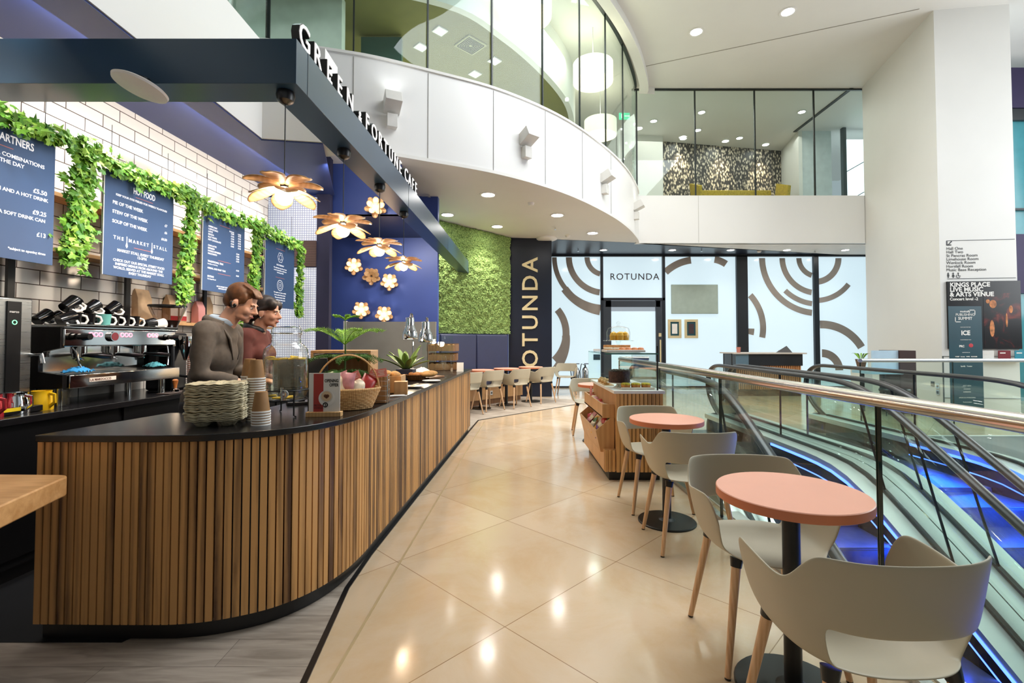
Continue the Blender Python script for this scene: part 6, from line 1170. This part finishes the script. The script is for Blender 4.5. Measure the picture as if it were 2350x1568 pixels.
# square uplights on the gallery front
ul = M('uplight_grey_white', '#d9d6cf', .4)
for i, (px, z) in enumerate(((894, 4.20), (1204, 4.19), (1385, 4.18), (1458, 4.22))):
    (x, y), d = drum_at(px); n_ = Vector((d.y, -d.x)); t = thing('wall_uplight', ('leftmost', 'second from left', 'third from left', 'rightmost')[i] + ' square white uplight on the curved gallery front', 'wall light', (x, y, z), atan2(d.y, d.x), group='square uplights on the gallery')
    MB().box((0, -.05, -.05), (.13, .1, .17)).build('mount', ul, t, bevel=.003); o = MB().box((0, -.15, .13), (.21, .24, .16)).build('shade', ul, t, bevel=.004); o.rotation_euler[0] = R(-24)
    light('SPOT', 'uplight_beam', (x + n_.x * .16, y + n_.y * .16, z + .30), 3.5, (.95, .98, 1), aim=(x - n_.x * .05, y - n_.y * .05, z + .9), angle=130, blend=.9, radius=.06)
exs = EM('exit_green', (.1, .75, .4, 1), .9)
for i, (px, py, Y) in enumerate(((1433, 267, 11.6), (2004, 272, 12.9))):
    p = at(px, py, Y=Y); t = thing('exit_sign', ('green exit sign behind the curved gallery glass', 'green exit sign at the right edge of the upstairs room')[i], 'sign', tuple(p)); MB().box((0, 0, 0), (.26, .03, .16)).build('box', exs, t); MB().box((.05, -.017, 0), (.10, .004, .02)).add([(.1, -.018, -.03), (.13, -.018, 0), (.1, -.018, .03)], [(0, 1, 2)]).box((-.06, -.017, 0), (.04, .004, .1)).build('arrow', EM('exit_white', (1, 1, 1, 1), .9), t, smooth=None); MB().cyl((0, 0, .08), (0, 0, 7.68 - p.z), .006, n=6).build('hanger', steel, t)
t = thing('gold_bench', 'gold high-backed bench in front of the patterned wallpaper upstairs', 'bench', (at(1697, 440, Y=14.4).x, 14.4, 4.4)); gw = M('gold_weave', '#b59a2c', .5, .3, noise_amt=.3, scale=30, bumpy=.4)
MB().box((0, .3, .77), (2.2, .08, 1.54)).build('backrest', gw, t, bevel=.02); MB().box((0, 0, .42), (2.0, .6, .12)).build('seat', gw, t, bevel=.02)
for s in (-1, 1): o = MB().prism([(-.35, 0), (.35, 0), (.35, 1.9), (-.35, 1.62)], -.04, .04, X=Matrix(((0, 0, 1, s * 1.15), (1, 0, 0, 0), (0, 1, 0, 0), (0, 0, 0, 1)))).build('side', gw, t, smooth=None); o.rotation_euler[1] = R(6 * s)
# ------------------------------------------------------------------ signs on the right-hand column
FD = (CR - CA).normalized(); FN = Vector((FD.y, -FD.x)); FA = atan2(FD.y, FD.x); LDIR = (CBk - CA).normalized()
def face(px, py): q_ = at(px, py, Y=9.1 - .17 * (px - 2160) / 170 * .98); s = (q_.x - CA.x) / FD.x; return s, q_.z
inkd = M('sign_ink', '#2a2c2d', .5)
t = thing('directions_sign', 'black hall and room directions lettered on the white column', 'sign', (CA.x + FN.x * .004, CA.y + FN.y * .004, 0), FA); b = MB()
for k, s in enumerate(('Hall One', 'Hall Two', 'St Pancras Room', 'Limehouse Room', 'Wenlock Room', 'Horsfall Room', 'Music Base Reception')): u, z = face(2171, 574 + 8.15 * k); text(b, s, .077, frame((u, 0, z), (1, 0, 0), (0, 0, 1)), bold=0)
u, z = face(2171, 564)
for q_ in (((0, 0), (.02, 0), (.02, .085), (0, .085)), ((0, 0), (.085, 0), (.085, .02), (0, .02)), ((.012, .0), (.028, .0), (.1, .075), (.086, .088))): b.add([(u + x, 0, z + y) for x, y in q_], [(0, 1, 2, 3)])
b.build('lettering', inkd, t, smooth=None); b = MB(); u0, z0 = face(2171, 553); u1, _ = face(2328, 550); b.box(((u0 + u1) / 2, 0, z0), (u1 - u0, .003, .008)); u, z = face(2171, 639); b.box(((u0 + u1) / 2, 0, z - .01), (u1 - u0, .003, .008)); b.build('rule', inkd, t, smooth=None)
b = MB(); u, z = face(2173, 638)
for k in range(2): x = u + .02 + .085 * k; b.cyl((x, 0, z + .085), (x, -.002, z + .085), .013, n=12).add([(x - .02 - .006 * k, 0, z + .03 - .005 * k), (x + .02 + .006 * k, 0, z + .03 - .005 * k), (x + .016 - .008 * k, 0, z + .07), (x - .016 + .008 * k, 0, z + .07)], [(0, 1, 2, 3)]).box((x, 0, z + .015), (.02, .002, .03))
x = u + .19; b.cyl((x, 0, z + .085), (x, -.002, z + .085), .012, n=12).box((x + .003, 0, z + .052), (.012, .002, .045)).box((x + .02, 0, z + .034), (.04, .002, .01)); b.tube([(x + .0 + .032 * cos(a), 0, z + .03 + .032 * sin(a)) for a in [R(130) + R(210) * i / 14 for i in range(15)]], .004, 5); b.build('pictogram', inkd, t, smooth=None)
def show_mat():
    m, t, b = nt('stage_photo'); v = coords(t, (1, 1, 1)); n = node(t, 'ShaderNodeTexNoise'); setin(n, Scale=3.1, Detail=7.0, Distortion=1.5); t.links.new(v, n.inputs[0]); t.links.new(ramp(t, n.outputs[0], [(.5, '#0b0708'), (.6, '#4a1210'), (.7, '#7a2a18'), (.8, '#c98a55')]), b.inputs['Base Color']); setin(b, Roughness=.25); return m
u0, z1 = face(2170, 647); u1, _ = face(2338, 647); _, z0 = face(2250, 801)
t = thing('venue_poster', 'dark KINGS PLACE music venue poster on the white column', 'poster', (CA.x + FN.x * .02, CA.y + FN.y * .02, 0), FA); MB().box(((u0 + u1) / 2, 0, (z0 + z1) / 2), (u1 - u0, .03, z1 - z0)).build('panel', M('poster_black', '#0c0a0c', .25), t, smooth=None)
MB().box((u0 + (u1 - u0) * .74, -.0165, z0 + (z1 - z0) * .42), ((u1 - u0) * .5, .002, (z1 - z0) * .8)).build('picture', show_mat(), t, smooth=None)
fgm = M('stage_skin', '#c07a48', .5, noise_amt=.5, scale=14); b = MB()
for cx, cz, rx, rz_ in ((.62, .66, .075, .06), (.55, .70, .04, .03), (.86, .58, .04, .055), (.60, .30, .05, .12), (.80, .42, .022, .10)): b.ell((u0 + (u1 - u0) * cx, -.0178, z0 + (z1 - z0) * cz), (rx * .8, .0012, rz_ * 1.3), 14, 8)
b.v = [(x, y, z) for x, y, z in b.v]; b.build('performers', fgm, t, smooth=None); b = MB()
for k, s in enumerate(('KINGS PLACE', 'LIVE MUSIC', '& ARTS VENUE')): u, z = face(2176, 659 + 11 * k); text(b, s, .112, frame((u, -.0185, z), (1, 0, 0), (0, 0, 1)), bold=.004)
u, z = face(2176, 690); text(b, 'Concert level -2', .072, frame((u, -.0185, z), (1, 0, 0), (0, 0, 1)), bold=.002); b.build('lettering', pwhite, t, smooth=None)
# roll-up banner
def bp(px, py): q_ = at(px, py, Y=8.55); return q_.x, q_.z
x0, zt = bp(2172, 703); x1, _ = bp(2248, 703); t = thing('roll_up_banner', 'dark teal publishing summit roll-up banner in front of the white column', 'banner', ((x0 + x1) / 2 + .03, 8.55, 0)); wb = x1 - x0; MB().box((0, 0, zt / 2 + .04), (wb, .006, zt - .08)).build('sheet', M('banner_teal', '#12404c', .4, noise_amt=.15, scale=2), t, smooth=None); MB().box((0, .02, .04), (wb + .06, .16, .08)).build('foot', steel, t, bevel=.01); MB().cyl((0, .03, .08), (0, .03, zt), .012, n=10).build('pole', steel, t)
b = MB(); hz = lambda py: bp(2210, py)[1]
for s, py, sz, bo in (('musically', 717, .05, .0008), ('PUBLISHING', 725, .062, 0), ('SUMMIT', 734, .07, .0015), ('HEADLINE PARTNER', 752, .02, 0), ('ICE', 769, .11, .004), ('IN PARTNERSHIP WITH', 781, .018, 0), ('SUPPORTED BY', 810, .02, 0), ('VOISP   broma   WMS   ROCKER', 820, .028, .0006), ('Spotify   Tracker', 842, .03, .0005), ('OCT 10TH', 887, .03, 0), ('LONDON', 901, .03, 0), ('#MUSICALLYPUBLISHING', 914, .026, 0), ('A presentation', 924, .026, 0)): text(b, s, sz, frame((0, -.0045, hz(py)), (1, 0, 0), (0, 0, 1)), align='CENTER', bold=bo)
text(b, 'PRC', .05, frame((-.12, -.0045, hz(797)), (1, 0, 0), (0, 0, 1)), bold=.002); b.box((0, -.004, hz(893)), (.12, .001, .006))
for q_ in (((.13, .0, 712), (.10, .012)), ((.175, 0, 717), (.012, .09))): b.box((q_[0][0], -.004, hz(q_[0][2])), (q_[1][0], .001, q_[1][1]))
for q_ in (((-.13, .0, 739), (.10, .012)), ((-.175, 0, 734), (.012, .09))): b.box((q_[0][0], -.004, hz(q_[0][2])), (q_[1][0], .001, q_[1][1]))
b.build('lettering', pwhite, t, smooth=None); MB().ell((.09, -.004, hz(793)), (.04, .001, .035), 14, 8).build('red_heart', M('heart_red', '#c2313c', .5), t, smooth=None)
# leaflets, sockets
lt = [('#e6e6e2', 'pale leaflet in the holder under the venue poster, leftmost'), ('#7a1f28', 'dark red leaflet under the venue poster, in the middle'), ('#2c8aa0', 'teal leaflet under the venue poster, rightmost')]
for k, (c_, l) in enumerate(lt):
    u, z = face(2262 + 38 * k, 814); tag(MB().box((0, 0, 0), (.20, .012, .15)).box((-.03, -.0065, .03), (.09, .001, .02), 1).build('leaflet', [M('leaflet_%d' % k, c_, .5), pwhite], loc=(CA.x + FD.x * u + FN.x * .05, CA.y + FD.y * u + FN.y * .05, z), rz=FA), l, 'leaflet', 'leaflets below the poster')
u, z = face(2300, 826); tag(MB().box((0, 0, 0), (.62, .09, .02)).build('leaflet_ledge', white2, loc=(CA.x + FD.x * (u - .02) + FN.x * .046, CA.y + FD.y * (u - .02) + FN.y * .046, z - .012), rz=FA), 'narrow white ledge holding the leaflets', 'ledge')
LN = Vector((-LDIR.y, LDIR.x)); 
for k, (d_, z, c_, l) in enumerate(((.30, .48, black, 'black socket plate on the left side of the white column'), (.14, .45, steel, 'upper steel socket plate near the column corner'), (.14, .33, steel, 'lower steel socket plate near the column corner'))): tag(MB().box((0, 0, 0), (.10, .012, .09)).box((0, .007, 0), (.05, .004, .05), 1).build('wall_socket', [c_, blackg], loc=(CA.x + LDIR.x * d_ + LN.x * .006, CA.y + LDIR.y * d_ + LN.y * .006, z), rz=atan2(LDIR.y, LDIR.x)), l, 'socket', 'sockets on the column')
# ------------------------------------------------------------------ concourse furniture
DY = 11.45; dx0, dx1 = at(1690, 850, Y=DY).x, at(1843, 850, Y=DY).x; t = thing('reception_desk', 'oak slatted reception desk with a dark top band in front of the frosted glass', 'desk', (dx0, DY, 0)); wd = dx1 - dx0
MB().box((wd / 2, .35, 1.015), (wd + .14, .8, .03)).build('top', M('desk_top_pale', '#cfc6bb', .4), t); MB().box((wd / 2, .35, .86), (wd, .7, .28)).build('band', M('desk_band', '#20242a', .35), t, bevel=.01); MB().box((.14, -.002, .86), (.3, .012, .27)).build('band_panel', M('desk_blue_grey', '#5d7888', .35), t, smooth=None); MB().box((wd / 2, .37, .36), (wd - .05, .64, .72)).build('body', black, t); b = MB()
for k in range(int(wd / .05)): b.box((.03 + .05 * k, .035, .44), (.03, .03, .56), tone=rnd.uniform(.5, .9))
b.build('slats', WOOD('desk_oak', '#c98f5c', '#9a6238', attr=True), t, smooth=None)
tag(MB().lathe([(.04, 0), (.05, .13), (.0001, .13)], n=16).build('desk_cup', coral, loc=(dx0 + .15, DY + .2, 1.031)), 'small pink pot on the left end of the reception desk', 'pot'); tag(MB().prism([(-.2, 0), (.2, 0), (.06, .16)], -.006, .006, X=Matrix(((1, 0, 0, 0), (0, 0, 1, 0), (0, 1, 0, 0), (0, 0, 0, 1)))).build('desk_stand', M('stand_grey', '#6a6a6c', .4), loc=(dx0 + 1.28, DY + .25, 1.031)), 'grey triangular stand on the right end of the reception desk', 'stand')
p = at(1668, 900, Y=10.6); t = thing('suitcase', 'grey suitcase with its black pull handle raised, behind the handrail', 'suitcase', (p.x + .03, 10.6, 0)); MB().box((0, 0, .33), (.36, .22, .56)).build('shell', M('suitcase_grey', '#6f6e6c', .5), t, bevel=.04, seg=3); MB().tube([(-.09, 0, .6), (-.09, 0, 1.03), (.09, 0, 1.03), (.09, 0, .6)], .012, 8).build('pull_handle', black, t)
for s in (-1, 1): MB().cyl((s * .13, -.02, .04), (s * .13, .02, .04), .04, n=14).build('wheel', black, t)
for k, px in enumerate((1322, 1343)):
    p = at(px, 860, Y=12.9); t = thing('fire_extinguisher', ('left', 'right')[k] + ' polished fire extinguisher standing by the frosted glass', 'fire extinguisher', (p.x, 12.9, 0), group='pair of polished extinguishers'); MB().lathe([(.0001, 0), (.09, 0), (.095, .02), (.095, .5), (.07, .58), (.03, .62), (.0001, .62)], n=26).build('cylinder', chrome, t); MB().cyl((0, 0, .62), (0, 0, .68), .02, n=10).box((.03, 0, .70), (.12, .02, .02)).build('valve', black, t); MB().tube([(0, 0, .66), (-.10, 0, .70), (-.14, 0, .5), (-.11, 0, .2)], .012, 8).build('hose', black, t)
for k, px in enumerate((1547.5, 1585.5)):
    t = thing('framed_notice', ('brass framed white notice on the frosted glass, left of the pair', 'brass framed dark notice on the frosted glass, right of the pair')[k], 'frame', (fx(px), FY - .03, fz(755)), group='brass framed notices'); W_, H_ = .38, .53; fw = .07
    MB().box((0, 0, H_ / 2 - fw / 2), (W_, .03, fw)).box((0, 0, -H_ / 2 + fw / 2), (W_, .03, fw)).box((W_ / 2 - fw / 2, 0, 0), (fw, .03, H_ - 2 * fw)).box((-W_ / 2 + fw / 2, 0, 0), (fw, .03, H_ - 2 * fw)).build('frame', gold, t, bevel=.004); MB().box((0, .005, 0), (W_ - 2 * fw, .01, H_ - 2 * fw)).build('mount', M('notice_teal', '#24505a', .4) if k == 0 else bpy.data.materials['notice_teal'], t, smooth=None); MB().box((0, -.003, 0), (.15, .004, .28)).build('paper', pwhite if k == 0 else M('notice_dark', '#4a3a3c', .4), t, smooth=None)
for k, (z, c_, l) in enumerate(((fz(805), '#f0f0ee', 'small white plaque left of the glass door'), (fz(820), '#2f4a5c', 'small dark blue plaque under the white plaque'))): tag(MB().box((0, 0, 0), (.19, .012, .10 + .06 * k)).box((0, -.007, -.03), (.17, .002, .02), 1).build('door_plaque', [M('plaque_%d' % k, c_, .4), inkd], loc=(fx(1369), FY - .02, z)), l, 'plaque')
t = thing('screen_silhouette', 'pale grey-green panel drawn as the shadow of a screen behind the frosted glass', 'screen', (fx(1594), FY - .025, fz(687))); MB().box((0, 0, 0), (fx(1648) - fx(1540), .03, .83)).build('panel', M('silhouette_grey_green', '#a3b3a8', .5), t, bevel=.02)  # flat panel painted as the soft shadow of a screen behind the pane
SY = 8.75; sx0, sx1, sx2 = (at(x, 820, Y=SY).x for x in (2000, 2060, 2097)); t = thing('information_stand', 'dark brown cabinet with a pale blue display panel left of the white column', 'cabinet', (sx0, SY, 0)); MB().box((sx2 - sx0 - (sx2 - sx1) / 2, .2, .57), (sx2 - sx1, .5, 1.14)).build('cabinet', M('dark_brown_panel', '#3a201c', .4), t, bevel=.004); MB().box(((sx1 - sx0) / 2, .0, .96), (sx1 - sx0, .03, .36)).build('display_panel', M('pale_blue_panel', '#b9d4e6', .15), t); MB().box(((sx1 - sx0) / 2 - .03, .15, .74), (sx1 - sx0 + .1, .5, .05)).build('shelf', M('ice_blue_shelf', '#9cc3d6', .2), t)
for s in (.05, sx1 - sx0 - .05): MB().box((s, .3, .36), (.04, .04, .72)).build('leg', black, t)
for k in range(2):
    t = thing('black_stool', ('left', 'right')[k] + ' black stool under the pale blue shelf', 'stool', (sx0 + .12 + .26 * k, SY - .2, 0), group='black stools'); MB().lathe([(.0001, .42), (.12, .42), (.13, .45), (.12, .47), (.0001, .475)], n=22).build('seat', blackg, t)
    for a in (.8, 2.4, 3.9, 5.5): MB().cyl((.08 * cos(a), .08 * sin(a), .42), (.13 * cos(a), .13 * sin(a), 0), .009, n=8).build('leg', black, t)
p = at(1976, 822, Y=9.6); t = thing('potted_plant', 'small green plant in a brown pot at the left of the blue panel', 'plant', (p.x, 9.6, 0)); MB().box((0, 0, .38), (.25, .25, .76)).build('plinth', white2, t); MB().lathe([(.06, .76), (.1, .95), (.09, .95), (.0001, .93)], n=20).build('pot', M('brown_pot', '#6b5648', .6), t); b = MB(); [b.grid(lambda u, v, a=i * .9: ((.02 + .14 * v) * cos(a) + (u - .5) * .03 * sin(pi * v), (.02 + .14 * v) * sin(a), .93 + .14 * sin(v * 2)), 3, 6) for i in range(14)]; b.build('leaves', leafg, t, smooth=180)

# ------------------------------------------------------------------ oak high table at the lower left
t = thing('oak_table', 'thick oak table top with a rounded corner at the lower left', 'table', (-1.80, 2.0, 0))
q0 = [(-.75, .02), (-.06, .0)] + [(.0 - .06 + .06 * sin(a), -.06 + .06 * cos(a)) for a in [R(15 * i) for i in range(1, 7)]] + [(.16, -.62), (.35, -1.3), (-.75, -1.3)]
MB().prism(q0, .69, .768).build('tabletop', WOOD('table_oak', '#d0a06a', '#b3824d', (1.6, 20, 20)), t, smooth=30, bevel=.006)
for x in (-.5, .0): MB().box((x, -.7, .345), (.06, .06, .69)).build('leg', black, t)
